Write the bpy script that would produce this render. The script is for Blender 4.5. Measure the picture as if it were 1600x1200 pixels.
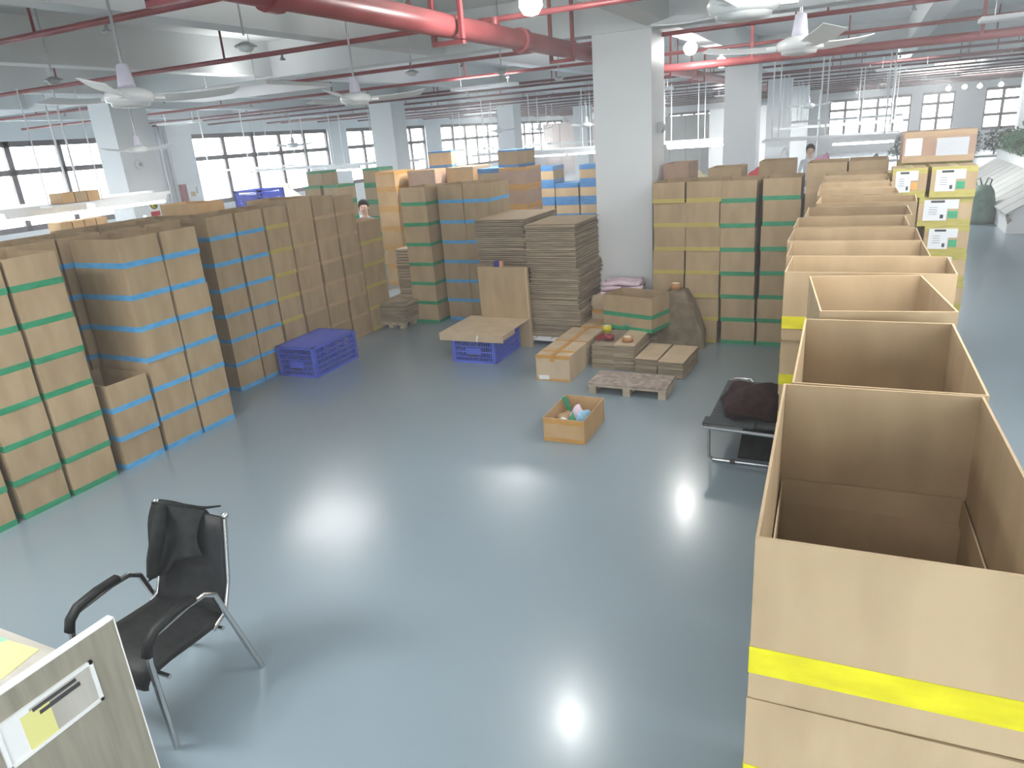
import bpy, bmesh, math, random
from mathutils import Vector, Matrix, Euler
random.seed(7)
PI = math.pi
sc = bpy.context.scene
COL = sc.collection
for o in list(bpy.data.objects):
    bpy.data.objects.remove(o)

# ------------------------------------------------------------------ camera
cam_d = bpy.data.cameras.new('camera')
cam_d.sensor_width = 36
cam_d.lens = 24.84
cam_d.clip_start = .05
cam_d.clip_end = 300
cam = bpy.data.objects.new('camera', cam_d)
COL.objects.link(cam)
def _cam_matrix(yaw, pitch, roll):
    cy, sy, cp, sp, cr, sr = math.cos(yaw), math.sin(yaw), math.cos(pitch), math.sin(pitch), math.cos(roll), math.sin(roll)
    Rz = Matrix(((cy, sy, 0), (-sy, cy, 0), (0, 0, 1)))
    A = Matrix(((1, 0, 0), (0, 0, -1), (0, 1, 0)))
    Rp = Matrix(((1, 0, 0), (0, cp, -sp), (0, sp, cp)))
    Rr = Matrix(((cr, -sr, 0), (sr, cr, 0), (0, 0, 1)))
    M = Rr @ Rp @ A @ Rz
    return Matrix((M[0], -M[1], -M[2])).transposed()
cam.matrix_world = Matrix.Translation((0, 0, 2.75)) @ _cam_matrix(math.radians(26.52), math.radians(19.38), math.radians(-4.31)).to_4x4()
sc.camera = cam

# ------------------------------------------------------------------ world, light, exposure
w = bpy.data.worlds.new('overcast_sky')
sc.world = w
w.use_nodes = True
w.node_tree.nodes['Background'].inputs[0].default_value = (.90, .96, 1, 1)
w.node_tree.nodes['Background'].inputs[1].default_value = 9.0
sc.view_settings.view_transform = 'Standard'
sc.view_settings.look = 'None'
sc.view_settings.gamma = 1
sc.view_settings.use_curve_mapping = False
sc.view_settings.exposure = 0.57

def area(name, loc, sx, sy, power, col=(1, .98, .95), rot=(0, 0, 0)):
    l = bpy.data.lights.new(name, 'AREA')
    l.shape = 'RECTANGLE'; l.size = sx; l.size_y = sy; l.energy = power; l.color = col
    o = bpy.data.objects.new(name, l); COL.objects.link(o)
    o.location = loc; o.rotation_euler = rot
    return o
# fill lights added under the ceiling (each sits below a made-up housing)
FILL_LIGHTS = [(-4.9, .7, 130), (.7, 3.0, 70), (-.6, -1.6, 38), (-6.6, 13.0, 120), (.9, 6.6, 65), (-8.6, 8.6, 70), (3.2, 1.0, 60),
          (1.8, 11.0, 42), (-14.5, 5.5, 90), (-16, 14, 110), (-5.5, 21, 200), (.8, 22, 200), (-14, 27, 190), (-5, 32, 260), (2.5, 34, 260), (-14, 42, 260), (0, 46, 260)]
for i, (x, y, p) in enumerate(FILL_LIGHTS):
    SZ = (2.6, 1.3) if x < -8 and y < 9 else (1.9, .9) if y < 9 else (1.2, .3)
    area('fill_light', (x, y, 3.60), *SZ, p)
    area('fill_uplight', (x, y, 3.69), 1.3, .4, p * .13, rot=(PI, 0, 0))  # added upward fill that brightens the ceiling

# ------------------------------------------------------------------ materials
def mat(name, base, rough=.6, metal=0., emit=None, es=0., alpha=1., trans=0., spec=.5, coat=0.):
    m = bpy.data.materials.new(name); m.use_nodes = True
    b = m.node_tree.nodes['Principled BSDF']
    b.inputs['Base Color'].default_value = (*base, 1)
    b.inputs['Roughness'].default_value = rough
    b.inputs['Metallic'].default_value = metal
    b.inputs['Specular IOR Level'].default_value = spec
    b.inputs['Coat Weight'].default_value = coat
    if emit: b.inputs['Emission Color'].default_value = (*emit, 1); b.inputs['Emission Strength'].default_value = es
    b.inputs['Alpha'].default_value = alpha
    b.inputs['Transmission Weight'].default_value = trans
    return m
def noise_mat(name, c1, c2, scale=(4, 4, 4), rough=.6, bump=0., detail=4., metal=0., spec=.5, vary=0., lo=.35, hi=.65, coords='Object', coat=0.):
    m = mat(name, c1, rough, metal, spec=spec, coat=coat)
    nt = m.node_tree; N = nt.nodes; L = nt.links
    b = N['Principled BSDF']
    tc = N.new('ShaderNodeTexCoord'); mp = N.new('ShaderNodeMapping'); mp.inputs['Scale'].default_value = scale
    L.new(tc.outputs[coords], mp.inputs[0])
    nz = N.new('ShaderNodeTexNoise'); nz.inputs['Scale'].default_value = 1; nz.inputs['Detail'].default_value = detail
    L.new(mp.outputs[0], nz.inputs['Vector'])
    if vary:
        oi = N.new('ShaderNodeObjectInfo'); mp2 = N.new('ShaderNodeVectorMath'); mp2.operation = 'SCALE'; mp2.inputs[0].default_value = (17, 31, 53)
        L.new(oi.outputs['Random'], mp2.inputs['Scale']); L.new(mp2.outputs[0], mp.inputs['Location'])
    cr = N.new('ShaderNodeValToRGB')
    cr.color_ramp.elements[0].position = lo; cr.color_ramp.elements[1].position = hi
    cr.color_ramp.elements[0].color = (*c1, 1); cr.color_ramp.elements[1].color = (*c2, 1)
    L.new(nz.outputs['Fac'], cr.inputs[0])
    out = cr.outputs[0]
    if vary:
        hv = N.new('ShaderNodeHueSaturation')
        mr = N.new('ShaderNodeMapRange'); mr.inputs['To Min'].default_value = 1 - vary; mr.inputs['To Max'].default_value = 1 + vary
        L.new(oi.outputs['Random'], mr.inputs['Value']); L.new(mr.outputs[0], hv.inputs['Value']); L.new(out, hv.inputs['Color'])
        out = hv.outputs[0]
    L.new(out, b.inputs['Base Color'])
    if bump:
        bp = N.new('ShaderNodeBump'); bp.inputs['Strength'].default_value = bump; bp.inputs['Distance'].default_value = .01
        L.new(nz.outputs['Fac'], bp.inputs['Height']); L.new(bp.outputs[0], b.inputs['Normal'])
    return m
M = {}
M['card'] = noise_mat('cardboard', (.385, .282, .170), (.455, .342, .212), (7, 7, 2.2), .78, .05, 6, spec=.25, vary=.07)
M['card_in'] = noise_mat('cardboard_inside', (.38, .285, .175), (.45, .345, .215), (5, 5, 3), .85, 0, 5, spec=.2, vary=.05)
M['card_grey'] = noise_mat('cardboard_edges', (.25, .205, .15), (.40, .325, .235), (3, 3, 55), .9, .25, 3, spec=.2, vary=.2)
M['card_pale'] = noise_mat('cardboard_pale', (.50, .39, .26), (.57, .45, .31), (6, 6, 3), .75, .05, 5, spec=.25, vary=.05)
M['card_orange'] = noise_mat('cardboard_orange', (.52, .33, .16), (.60, .41, .22), (5, 5, 3), .7, .05, 5, spec=.3, vary=.05)
M['card_red'] = noise_mat('cardboard_reddish', (.40, .27, .20), (.47, .33, .25), (5, 5, 3), .75, .05, 5, spec=.3, vary=.05)
def tape_mat(name, c, c2): return noise_mat(name, c, c2, (9, 9, 26), .38, .15, 4, spec=.4, lo=.3, hi=.7, vary=.05)
M['tape_blue'] = tape_mat('tape_blue', (.07, .34, .66), (.14, .45, .78))
M['tape_navy'] = tape_mat('tape_dark_blue', (.05, .17, .38), (.09, .24, .48))
M['tape_green'] = tape_mat('tape_green', (.02, .26, .125), (.05, .34, .18))
M['tape_yellow'] = tape_mat('tape_yellow', (.52, .46, .008), (.68, .62, .012))
M['tape_dull'] = tape_mat('tape_dull_yellow', (.47, .38, .09), (.52, .43, .14))
M['tape_olive'] = tape_mat('tape_olive', (.33, .29, .06), (.42, .37, .10))
M['tape_tan'] = tape_mat('tape_tan', (.44, .30, .17), (.50, .35, .21))
M['tape_orange'] = tape_mat('tape_orange', (.54, .27, .06), (.60, .34, .10))
M['wall'] = noise_mat('painted_wall', (.74, .77, .79), (.78, .81, .83), (.6, .6, .6), .55, .02)
M['ceil'] = noise_mat('painted_ceiling', (.66, .70, .71), (.72, .75, .76), (.5, .5, .5), .7, .02)
M['pillar'] = noise_mat('pillar_paint', (.72, .75, .77), (.77, .80, .82), (.7, .7, .5), .5, .02)
M['red'] = noise_mat('red_pipe_paint', (.25, .055, .06), (.33, .085, .09), (3, 3, 3), .38, 0, 3)
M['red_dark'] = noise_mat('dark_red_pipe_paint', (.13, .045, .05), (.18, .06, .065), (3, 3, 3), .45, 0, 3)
M['white'] = mat('white_paint', (.80, .82, .83), .4)
M['white_gloss'] = mat('white_enamel', (.82, .84, .84), .22)
M['lilac'] = mat('white_plastic', (.72, .70, .82), .35)
M['grey'] = mat('grey_paint', (.42, .45, .47), .5)
M['dark'] = mat('dark_metal', (.055, .055, .06), .5)
M['frame'] = mat('bronze_window_frame', (.17, .145, .15), .5)
M['chrome'] = mat('chrome_tube', (.62, .63, .64), .22, 1.)
M['steel'] = mat('dull_steel', (.45, .46, .47), .4, .8)
M['black'] = noise_mat('black_leatherette', (.010, .012, .013), (.018, .020, .022), (20, 20, 20), .55, .1, spec=.3)
M['cloth_black'] = noise_mat('black_cloth', (.014, .017, .017), (.026, .03, .03), (12, 12, 12), .9, .2, spec=.1)
M['cloth_brown'] = noise_mat('dark_brown_cloth', (.022, .009, .010), (.045, .020, .020), (14, 14, 14), .95, .3, spec=.1)
M['cloth_grey'] = noise_mat('grey_canvas', (.055, .065, .07), (.085, .095, .10), (30, 30, 30), .85, .1, spec=.1)
M['crate'] = noise_mat('blue_crate_plastic', (.085, .13, .60), (.11, .16, .68), (6, 6, 6), .42, 0, 3, vary=.05)
M['pink'] = noise_mat('pink_cloth', (.72, .55, .65), (.84, .70, .78), (6, 6, 6), .9, .2)
M['paper'] = mat('white_paper', (.80, .81, .82), .6)
M['label_paper'] = mat('label_paper', (.58, .61, .65), .6)
M['ink'] = mat('black_ink', (.03, .03, .03), .5)
M['paper_yellow'] = mat('yellow_paper', (.74, .72, .28), .6)
M['paper_green'] = mat('green_paper', (.25, .72, .38), .6)
M['wood'] = noise_mat('weathered_board', (.22, .17, .14), (.48, .41, .36), (14, 14, 14), .85, .4, 8, lo=.3, hi=.75)
M['wood_edge'] = noise_mat('pale_pallet_timber', (.42, .36, .27), (.52, .45, .34), (8, 8, 20), .8, .1)
M['desk'] = noise_mat('grey_oak_laminate', (.25, .235, .185), (.35, .33, .265), (1.2, 26, 2.0), .38, .03, 5, lo=.3, hi=.7)
M['desk_top'] = noise_mat('pale_oak_laminate', (.42, .405, .36), (.50, .485, .44), (2, 16, 2), .35, .0, 5)
M['desk_edge'] = mat('white_edge_band', (.86, .87, .86), .3)
M['leaf'] = noise_mat('leaf_green', (.03, .11, .05), (.11, .24, .12), (9, 9, 9), .5, 0)
M['leaf_dark'] = noise_mat('dark_leaf', (.015, .045, .03), (.04, .08, .05), (9, 9, 9), .5, 0)
M['bag_green'] = noise_mat('green_bag_cloth', (.13, .21, .17), (.20, .29, .24), (7, 7, 7), .7, .2)
M['sack'] = noise_mat('pale_sack', (.55, .54, .47), (.66, .65, .58), (7, 7, 7), .8, .2)
M['skin'] = mat('skin', (.62, .40, .30), .5)
M['hair'] = mat('black_hair', (.015, .013, .012), .5)
M['shirt'] = noise_mat('grey_blue_shirt', (.18, .21, .27), (.30, .33, .38), (30, 30, 30), .9)
M['sheet'] = noise_mat('pale_grey_board', (.34, .36, .355), (.42, .44, .435), (1.5, .4, 1.5), .6, .02)
M['clear'] = mat('clear_plastic', (.9, .9, .9), .12, trans=.0, alpha=.35)
M['sky_blue'] = noise_mat('light_blue_wrapper', (.10, .42, .80), (.45, .70, .88), (18, 18, 18), .4, .1)
M['brown_paper'] = noise_mat('brown_kraft_paper', (.13, .10, .065), (.23, .18, .115), (7, 7, 7), .85, .8)
M['tape_brown'] = mat('brown_tape_roll', (.42, .21, .09), .4)
M['core'] = mat('cardboard_core', (.72, .62, .47), .7)
M['maroon'] = mat('maroon_plastic', (.22, .02, .03), .35)
M['blue_paint'] = mat('navy_plastic', (.05, .05, .22), .4)
M['peach'] = mat('peach_paper', (.75, .38, .25), .6)
M['tube'] = mat('fluorescent_tube', (1, 1, 1), .4, emit=(.95, .98, 1), es=16)
M['bulb'] = mat('lit_bulb', (1, 1, 1), .4, emit=(1, .99, .95), es=170)
M['diffuser'] = mat('fill_light_diffuser', (1, 1, 1), .4, emit=(1, .99, .96), es=5)
M['dome_off'] = mat('unlit_lamp_glass', (.55, .57, .57), .3)
M['pinkwall'] = noise_mat('far_pink_wall', (.55, .46, .44), (.60, .52, .50), (1, 1, 1), .7)
M['paving'] = noise_mat('outdoor_concrete', (.5, .5, .48), (.6, .6, .58), (.3, .3, .3), .9)
for k, c in (('g_white', (.72, .74, .78)), ('g_blue', (.10, .18, .50)), ('g_red', (.55, .06, .07)), ('g_pink', (.75, .35, .52)), ('g_grey', (.30, .31, .34)), ('g_cream', (.70, .66, .42))):
    M[k] = noise_mat('garment_' + k[2:], tuple(v * .8 for v in c), c, (9, 9, 9), .9, .3)
# glass: thin pane, mostly see-through with a surface reflection
g = bpy.data.materials.new('window_glass'); g.use_nodes = True
nt = g.node_tree; nt.nodes.clear()
o_ = nt.nodes.new('ShaderNodeOutputMaterial'); mx = nt.nodes.new('ShaderNodeMixShader'); mx.inputs[0].default_value = .07
t_ = nt.nodes.new('ShaderNodeBsdfTransparent'); gl = nt.nodes.new('ShaderNodeBsdfGlossy'); gl.inputs['Roughness'].default_value = .02
nt.links.new(t_.outputs[0], mx.inputs[1]); nt.links.new(gl.outputs[0], mx.inputs[2]); nt.links.new(mx.outputs[0], o_.inputs[0])
M['glass'] = g
# floor: grey-blue epoxy, glossy, with scuffs and faint wear
def floor_mat():
    m = mat('epoxy_floor', (.2, .25, .28), .2, spec=.6, coat=.35)
    nt = m.node_tree; N = nt.nodes; L = nt.links; b = N['Principled BSDF']
    tc = N.new('ShaderNodeTexCoord')
    def nz(scale, det, rough=.55):
        n = N.new('ShaderNodeTexNoise'); n.inputs['Scale'].default_value = scale; n.inputs['Detail'].default_value = det; n.inputs['Roughness'].default_value = rough
        L.new(tc.outputs['Object'], n.inputs['Vector']); return n
    a = nz(.4, 2); c = N.new('ShaderNodeValToRGB')
    c.color_ramp.elements[0].position = .35; c.color_ramp.elements[1].position = .7
    c.color_ramp.elements[0].color = (.235, .305, .355, 1); c.color_ramp.elements[1].color = (.250, .322, .372, 1)
    L.new(a.outputs['Fac'], c.inputs[0]); L.new(c.outputs[0], b.inputs['Base Color'])
    s = nz(3.2, 8, .7); r = N.new('ShaderNodeMapRange')
    r.inputs['From Min'].default_value = .35; r.inputs['From Max'].default_value = .7; r.inputs['To Min'].default_value = .24; r.inputs['To Max'].default_value = .27
    L.new(s.outputs['Fac'], r.inputs['Value']); L.new(r.outputs[0], b.inputs['Roughness'])
    b.inputs['Coat Roughness'].default_value = .16
    k = nz(13, 5, .6); bp = N.new('ShaderNodeBump'); bp.inputs['Strength'].default_value = .07; bp.inputs['Distance'].default_value = .004
    L.new(k.outputs['Fac'], bp.inputs['Height']); L.new(bp.outputs[0], b.inputs['Normal']); L.new(bp.outputs[0], b.inputs['Coat Normal'])
    return m
M['floor'] = floor_mat()

# ------------------------------------------------------------------ mesh helpers
class MB:
    def __init__(s): s.v = []; s.f = []; s.m = []; s.sm = []
    def add(s, vs, fs, mi=0, sm=False):
        n = len(s.v); s.v += [tuple(p) for p in vs]
        for f in fs: s.f.append(tuple(n + i for i in f)); s.m.append(mi); s.sm.append(sm)
        return s
    def box(s, x0, y0, z0, x1, y1, z1, mi=0):
        v = [(x0, y0, z0), (x1, y0, z0), (x1, y1, z0), (x0, y1, z0), (x0, y0, z1), (x1, y0, z1), (x1, y1, z1), (x0, y1, z1)]
        return s.add(v, [(0, 3, 2, 1), (4, 5, 6, 7), (0, 1, 5, 4), (1, 2, 6, 5), (2, 3, 7, 6), (3, 0, 4, 7)], mi)
    def cbox(s, c, size, mi=0, rot=None):
        hx, hy, hz = size[0] / 2, size[1] / 2, size[2] / 2
        v = [Vector(p) for p in [(-hx, -hy, -hz), (hx, -hy, -hz), (hx, hy, -hz), (-hx, hy, -hz), (-hx, -hy, hz), (hx, -hy, hz), (hx, hy, hz), (-hx, hy, hz)]]
        if rot is not None:
            R = Euler(rot).to_matrix(); v = [R @ p for p in v]
        return s.add([p + Vector(c) for p in v], [(0, 3, 2, 1), (4, 5, 6, 7), (0, 1, 5, 4), (1, 2, 6, 5), (2, 3, 7, 6), (3, 0, 4, 7)], mi)
    def tube(s, pts, r, seg=8, mi=0, cap=True):
        pts = [Vector(p) for p in pts]; n = len(pts); rings = []
        rr = r if isinstance(r, (list, tuple)) else [r] * n
        for i, p in enumerate(pts):
            t = (pts[min(i + 1, n - 1)] - pts[max(i - 1, 0)]).normalized()
            if i == 0:
                up = Vector((0, 0, 1)) if abs(t.z) < .9 else Vector((1, 0, 0))
                a = t.cross(up).normalized()
            else:
                a = (a - t * a.dot(t)).normalized()
            b = t.cross(a)
            rings.append([p + (a * math.cos(2 * PI * k / seg) + b * math.sin(2 * PI * k / seg)) * rr[i] for k in range(seg)])
        vs = [q for rg in rings for q in rg]; fs = []
        for i in range(n - 1):
            for k in range(seg):
                k2 = (k + 1) % seg
                fs.append((i * seg + k, i * seg + k2, (i + 1) * seg + k2, (i + 1) * seg + k))
        s.add(vs, fs, mi, True)
        if cap: s.add(rings[0], [tuple(range(seg))[::-1]], mi); s.add(rings[-1], [tuple(range(seg))], mi)
        return s
    def lathe(s, prof, c=(0, 0, 0), seg=20, mi=0, sm=True):
        vs = []; fs = []; n = len(prof)
        for (r, z) in prof:
            for k in range(seg):
                a = 2 * PI * k / seg; vs.append((c[0] + r * math.cos(a), c[1] + r * math.sin(a), c[2] + z))
        for i in range(n - 1):
            for k in range(seg):
                k2 = (k + 1) % seg
                fs.append((i * seg + k, i * seg + k2, (i + 1) * seg + k2, (i + 1) * seg + k))
        return s.add(vs, fs, mi, sm)
    def prism(s, poly, axis, a, b, mi=0):
        def P(u, v, t): return {'x': (t, u, v), 'y': (u, t, v), 'z': (u, v, t)}[axis]
        n = len(poly); vs = [P(u, v, a) for u, v in poly] + [P(u, v, b) for u, v in poly]
        fs = [tuple(range(n))[::-1], tuple(range(n, 2 * n))] + [(i, (i + 1) % n, n + (i + 1) % n, n + i) for i in range(n)]
        return s.add(vs, fs, mi)
    def mesh(s, name, mats, fix=True):
        me = bpy.data.meshes.new(name); me.from_pydata(s.v, [], s.f)
        if not isinstance(mats, (list, tuple)): mats = [mats]
        for m in mats: me.materials.append(M[m] if isinstance(m, str) else m)
        me.polygons.foreach_set('material_index', s.m); me.polygons.foreach_set('use_smooth', s.sm)
        if fix:
            bm = bmesh.new(); bm.from_mesh(me); bmesh.ops.recalc_face_normals(bm, faces=bm.faces); bm.to_mesh(me); bm.free()
        me.update(); return me
    def obj(s, name, mats, parent=None, **kw):
        return link(name, s.mesh(name, mats), parent, **kw)
def link(name, me, parent=None, loc=None, rot=None):
    o = bpy.data.objects.new(name, me); COL.objects.link(o)
    if parent is not None: o.parent = parent
    if loc: o.location = loc
    if rot: o.rotation_euler = rot
    return o
def tag(o, label=None, cat=None, group=None, kind=None):
    if label: o['label'] = label
    if cat: o['category'] = cat
    if group: o['group'] = group
    if kind: o['kind'] = kind
    return o
def thing(name, label, cat, loc=(0, 0, 0), rz=0., group=None, rot=None):
    o = bpy.data.objects.new(name, None); COL.objects.link(o); o.empty_display_size = .1
    o.location = loc; o.rotation_euler = rot or (0, 0, rz)
    return tag(o, label, cat, group)
def structure(o): o['kind'] = 'structure'; return o
def copy_tree(o, parent=None):
    c = o.copy(); COL.objects.link(c)
    if parent is not None: c.parent = parent
    for ch in [x for x in bpy.data.objects if x.parent == o]: copy_tree(ch, c)
    return c
def blob(rx, ry, rz, bumps=.15, seed=0, sub=3, flat=True):
    """a crumpled rounded lump resting on z=0"""
    rnd = random.Random(seed); bm = bmesh.new(); bmesh.ops.create_icosphere(bm, subdivisions=sub, radius=1)
    ds = [(Vector((rnd.uniform(-1, 1), rnd.uniform(-1, 1), rnd.uniform(-1, 1))).normalized(), rnd.uniform(3, 8), rnd.uniform(0, 6)) for _ in range(7)]
    for v in bm.verts:
        p = v.co.copy(); k = 1 + bumps * sum(math.sin(d.dot(p) * f + ph) for d, f, ph in ds) / 3
        v.co = Vector((p.x * rx * k, p.y * ry * k, max(p.z, -.35 if flat else -1) * rz * k))
    zmin = min(v.co.z for v in bm.verts)
    mb = MB(); mb.add([(v.co.x, v.co.y, v.co.z - zmin) for v in bm.verts], [tuple(x.index for x in f.verts) for f in bm.faces], 0, True)
    bm.free(); return mb

# ------------------------------------------------------------------ building shell
XL, XR, YN, YF, ZC = -21.0, 11.0, -4.0, 55.0, 4.4
structure(MB().box(XL - .2, YN, -.2, XR, YF + .2, 0).obj('floor', 'floor'))
structure(MB().box(XL - .2, YN - .2, ZC, XR + .2, YF + .2, ZC + .2).obj('ceiling', 'ceil'))
structure(MB().box(-90, -40, -.6, 60, 120, -.4).obj('trim_1', 'paving'))
BB = [(-19, -14), (-1, 4), (5, 10)]  # unseen back-wall openings, added to light the faces towards the camera
mb = MB(); mb.box(XL - .2, YN - .2, 0, XR + .2, YN, 1.15); mb.box(XL - .2, YN - .2, 3.55, XR + .2, YN, ZC)
_x = [XL - .2] + [v for b in BB for v in b] + [XR + .2]
for i in range(0, len(_x), 2): mb.box(_x[i], YN - .2, 1.15, _x[i + 1], YN, 3.55)
structure(mb.obj('wall_back', 'wall'))
structure(MB().box(XR, YN, -.2, XR + .2, YF + .2, ZC).obj('wall_right', 'wall'))
SILL, HEAD = 1.15, 3.55
# left wall with window openings; bays between wall piers
bays = [(-3, 1.4), (2.2, 8.4), (9.6, 16.9), (18.7, 26.0), (27.3, 34.0), (35.6, 44.4), (45.6, 54.2)]
mb = MB(); mb.box(XL - .2, YN, 0, XL, YF, SILL); mb.box(XL - .2, YN, HEAD, XL, YF, ZC)
ys = [YN] + [v for b in bays for v in b] + [YF]
for i in range(0, len(ys), 2): mb.box(XL - .2, ys[i], SILL, XL + .06, ys[i + 1], HEAD)
structure(mb.obj('wall_left', 'wall'))
fb = [(-20.4, -14.2), (-13, -7.5), (-2.2, 2.6), (3.2, 5.0), (6.6, 10.4)]
mb = MB(); mb.box(XL, YF, 0, XR, YF + .2, .95); mb.box(XL, YF, 3.4, XR, YF + .2, ZC)
xs = [XL] + [v for b in fb for v in b] + [XR]
for i in range(0, len(xs), 2): mb.box(xs[i], YF - .05, .95, xs[i + 1], YF + .2, 3.4)
structure(mb.obj('wall_far', 'wall'))
wn = 0
def window(axis, a, b, z0, z1, n, bars=(.62,), fw=.09):
    """a bay of framed panes; axis 'y' lies on the left wall, 'x' on the far wall"""
    global wn; wn += 1
    fr = MB()
    def bx(m, u0, u1, w0, w1, d=.05):
        if axis == 'y': m.box(XL - .08 - d, u0, w0, XL - .08 + d, u1, w1)
        elif axis == 'x': m.box(u0, YF + .08 - d, w0, u1, YF + .08 + d, w1)
        else: m.box(u0, YN - .1 - d, w0, u1, YN - .1 + d, w1)
    bx(fr, a, b, z0, z0 + fw); bx(fr, a, b, z1 - fw, z1)
    root = structure(link('window_%d' % wn, None)) if False else None
    us = [a + (b - a) * i / n for i in range(n + 1)]
    for i, u in enumerate(us): bx(fr, max(a, u - fw / 2), min(b, u + fw / 2), z0, z1)
    zs = [z0] + [z0 + (z1 - z0) * t for t in bars] + [z1]
    for z in zs[1:-1]: bx(fr, a, b, z - fw / 2, z + fw / 2)
    root = structure(fr.obj('window_%d' % wn, 'frame'))
    for i in range(n):
        for j in range(len(zs) - 1):
            p = MB(); bx(p, us[i] + fw / 2, us[i + 1] - fw / 2, zs[j] + fw / 2, zs[j + 1] - fw / 2, .004)
            p.obj('pane', 'glass', root)
for (a, b) in bays: window('y', a, b, SILL, HEAD, max(3, round((b - a) / 1.4)), (.66,), .15)
for (a, b) in fb: window('x', a, b, .95, 3.4, max(2, round((b - a) / 1.0)), (.36, .72), .17)

for (a, b) in BB: window('b', a, b, 1.15, 3.55, 4)  # added back windows, out of view, for soft light from behind

# beams
for i, y in enumerate([1.25, 9.72, 18.1, 26.4, 34.7, 43.0, 51]):
    structure(MB().box(XL, y - .17, 3.88, XR, y + .17, ZC).obj('trim_%d' % (10 + i), 'ceil'))
for i in range(10):
    x = -2.4 - 3.18 * (i - 4)
    if XL < x < XR: structure(MB().box(x - .14, YN, 3.9, x + .14, YF, ZC + .0).obj('trim_%d' % (20 + i), 'ceil'))
# pillars
pn = 0
def pillar(x0, y0, x1, y1, label):
    t = thing('concrete_pillar', label, 'pillar', ((x0 + x1) / 2, (y0 + y1) / 2, 0), group='square white hall pillars')
    w_, d_ = (x1 - x0) / 2, (y1 - y0) / 2
    MB().box(-w_, -d_, 0, w_, d_, 3.9).obj('shaft', 'pillar', t)
    return t
P0 = pillar(-3.27, 9.6, -2.49, 10.25, 'large white pillar in the middle, behind the pink cloth and flattened cartons')
P1_ = pillar(-2.97, 18.0, -2.24, 18.7, 'white pillar behind the right stacks, beside the fluorescent tubes')
P2_ = pillar(-13.5, 9.75, -12.9, 10.55, 'white pillar at far left with a round sensor and warning notice')
P3_ = pillar(-12.9, 18.0, -12.15, 18.7, 'white pillar behind the middle of the left cartons, before the window wall')
P4_ = pillar(-12.9, 26.3, -12.2, 27.0, 'distant white pillar left of the large middle pillar, above the blue-taped box')
for n_, (x, y) in enumerate([(-2.6, 26.3), (-2.6, 34.6), (-12.5, 34.6), (-12.5, 43), (7.0, 18), (7.0, 26.3), (7.0, 34.6), (7.0, 43.), (-2.6, 43), (7, 9.8)]):
    pillar(x - .36, y, x + .36, y + .7, ['distant white pillar just right of the second pillar', 'third white pillar in the row running back from the middle pillar', 'far white pillar in the left row before the back windows', 'farthest white pillar in the left row', 'white pillar beyond the plants at the right edge', 'second white pillar beyond the plants at the right', 'third white pillar beyond the plants at the right', 'farthest white pillar beyond the plants at the right', 'farthest white pillar in the row behind the middle pillar', 'white pillar outside the right edge beside the planter'][n_])
# small fittings on the pillars and the far wall
t = thing('wall_sensor', 'small round white sensor on the far-left pillar', 'sensor', (-12.9, 10.1, 2.72))
MB().lathe([(0, .05), (.05, .05), (.085, .03), (.09, 0), (0, 0)]).obj('housing', 'white_gloss', t, rot=(0, PI / 2, 0))
MB().lathe([(0, .065), (.035, .06), (.04, .045)]).obj('lens', 'grey', t, rot=(0, PI / 2, 0))
t = thing('wall_speaker', 'small grey wall device on the shaded side of the middle pillar', 'sensor', (-2.49, 9.95, 2.70))
MB().cbox((.03, 0, 0), (.06, .12, .14)).obj('housing', 'grey', t)
MB().lathe([(0, .03), (.05, .02), (.06, 0)]).obj('cone', 'dome_off', t, loc=(.06, 0, 0), rot=(0, PI / 2, 0))
t = thing('notice_sheet', 'small white paper notice on the shaded side of the middle pillar', 'notice', (-2.486, 9.92, 2.12))
MB().box(0, -.12, -.09, .003, .12, .09).obj('sheet', 'paper', t)
t = thing('warning_notice', 'warning notice with yellow disc and red band on the far-left pillar', 'sign', (-12.9, 10.22, 1.87))
MB().box(0, -.12, -.18, .006, .12, .18).obj('board', 'paper', t)
s_ = MB().lathe([(0, 0), (.09, 0), (.09, .004), (0, .004)], seg=24); s_.obj('yellow_disc', 'tape_yellow', t, loc=(.006, 0, .06), rot=(0, PI / 2, 0))
MB().cbox((0, 0, 0), (.004, .025, .15), rot=(PI / 4, 0, 0)).obj('dark_symbol', 'ink', t, loc=(.013, 0, .06))
MB().lathe([(.072, 0), (.088, 0), (.088, .004), (.072, .004)], seg=24).obj('dark_ring', 'ink', t, loc=(.009, 0, .06), rot=(0, PI / 2, 0))
MB().box(.006, -.11, -.16, .009, .11, -.07).obj('red_band', 'g_red', t)
t = thing('poster_panel', 'white poster panel beside the red strip on the window-wall pier', 'poster', (-20.93, 18.35, 1.7))
MB().box(0, -.32, -.25, .02, .32, .22).obj('sheet', 'paper', t)
MB().box(.02, -.2, -.18, .024, .0, -.02).obj('tan_print', 'card_orange', t)
MB().box(.02, .05, -.1, .024, .12, .12).obj('grey_print', 'grey', t)
t = thing('fire_hose_box', 'narrow red box on the window-wall pier left of the poster', 'fire box', (-20.94, 17.85, 1.7))
MB().box(0, -.12, -.35, .1, .12, .25).obj('case', 'red', t)
for k, yy in enumerate((17.3, 17.55)):
    t = thing('drain_pipe', ['grey vertical drain pipe, left one, on the window-wall pier', 'grey vertical drain pipe, right one, on the window-wall pier'][k], 'pipe', (-20.85, yy, 0))
    MB().tube([(0, 0, 0), (0, 0, 3.88)], .055).obj('riser', 'steel', t)
t = thing('rooftop_condenser', 'grey louvred unit seen through the window left of the second left pillar', 'air conditioner', (-21.8, 26.1, 0))
q = MB(); q.box(-.3, -.9, 0, .3, .6, 2.2)
q.obj('case', 'white', t)
for k in range(10): MB().cbox((.31, -.15, 1.2 + .09 * k), (.02, 1.3, .05), rot=(0, .4, 0)).obj('louvre', 'grey', t)

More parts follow.
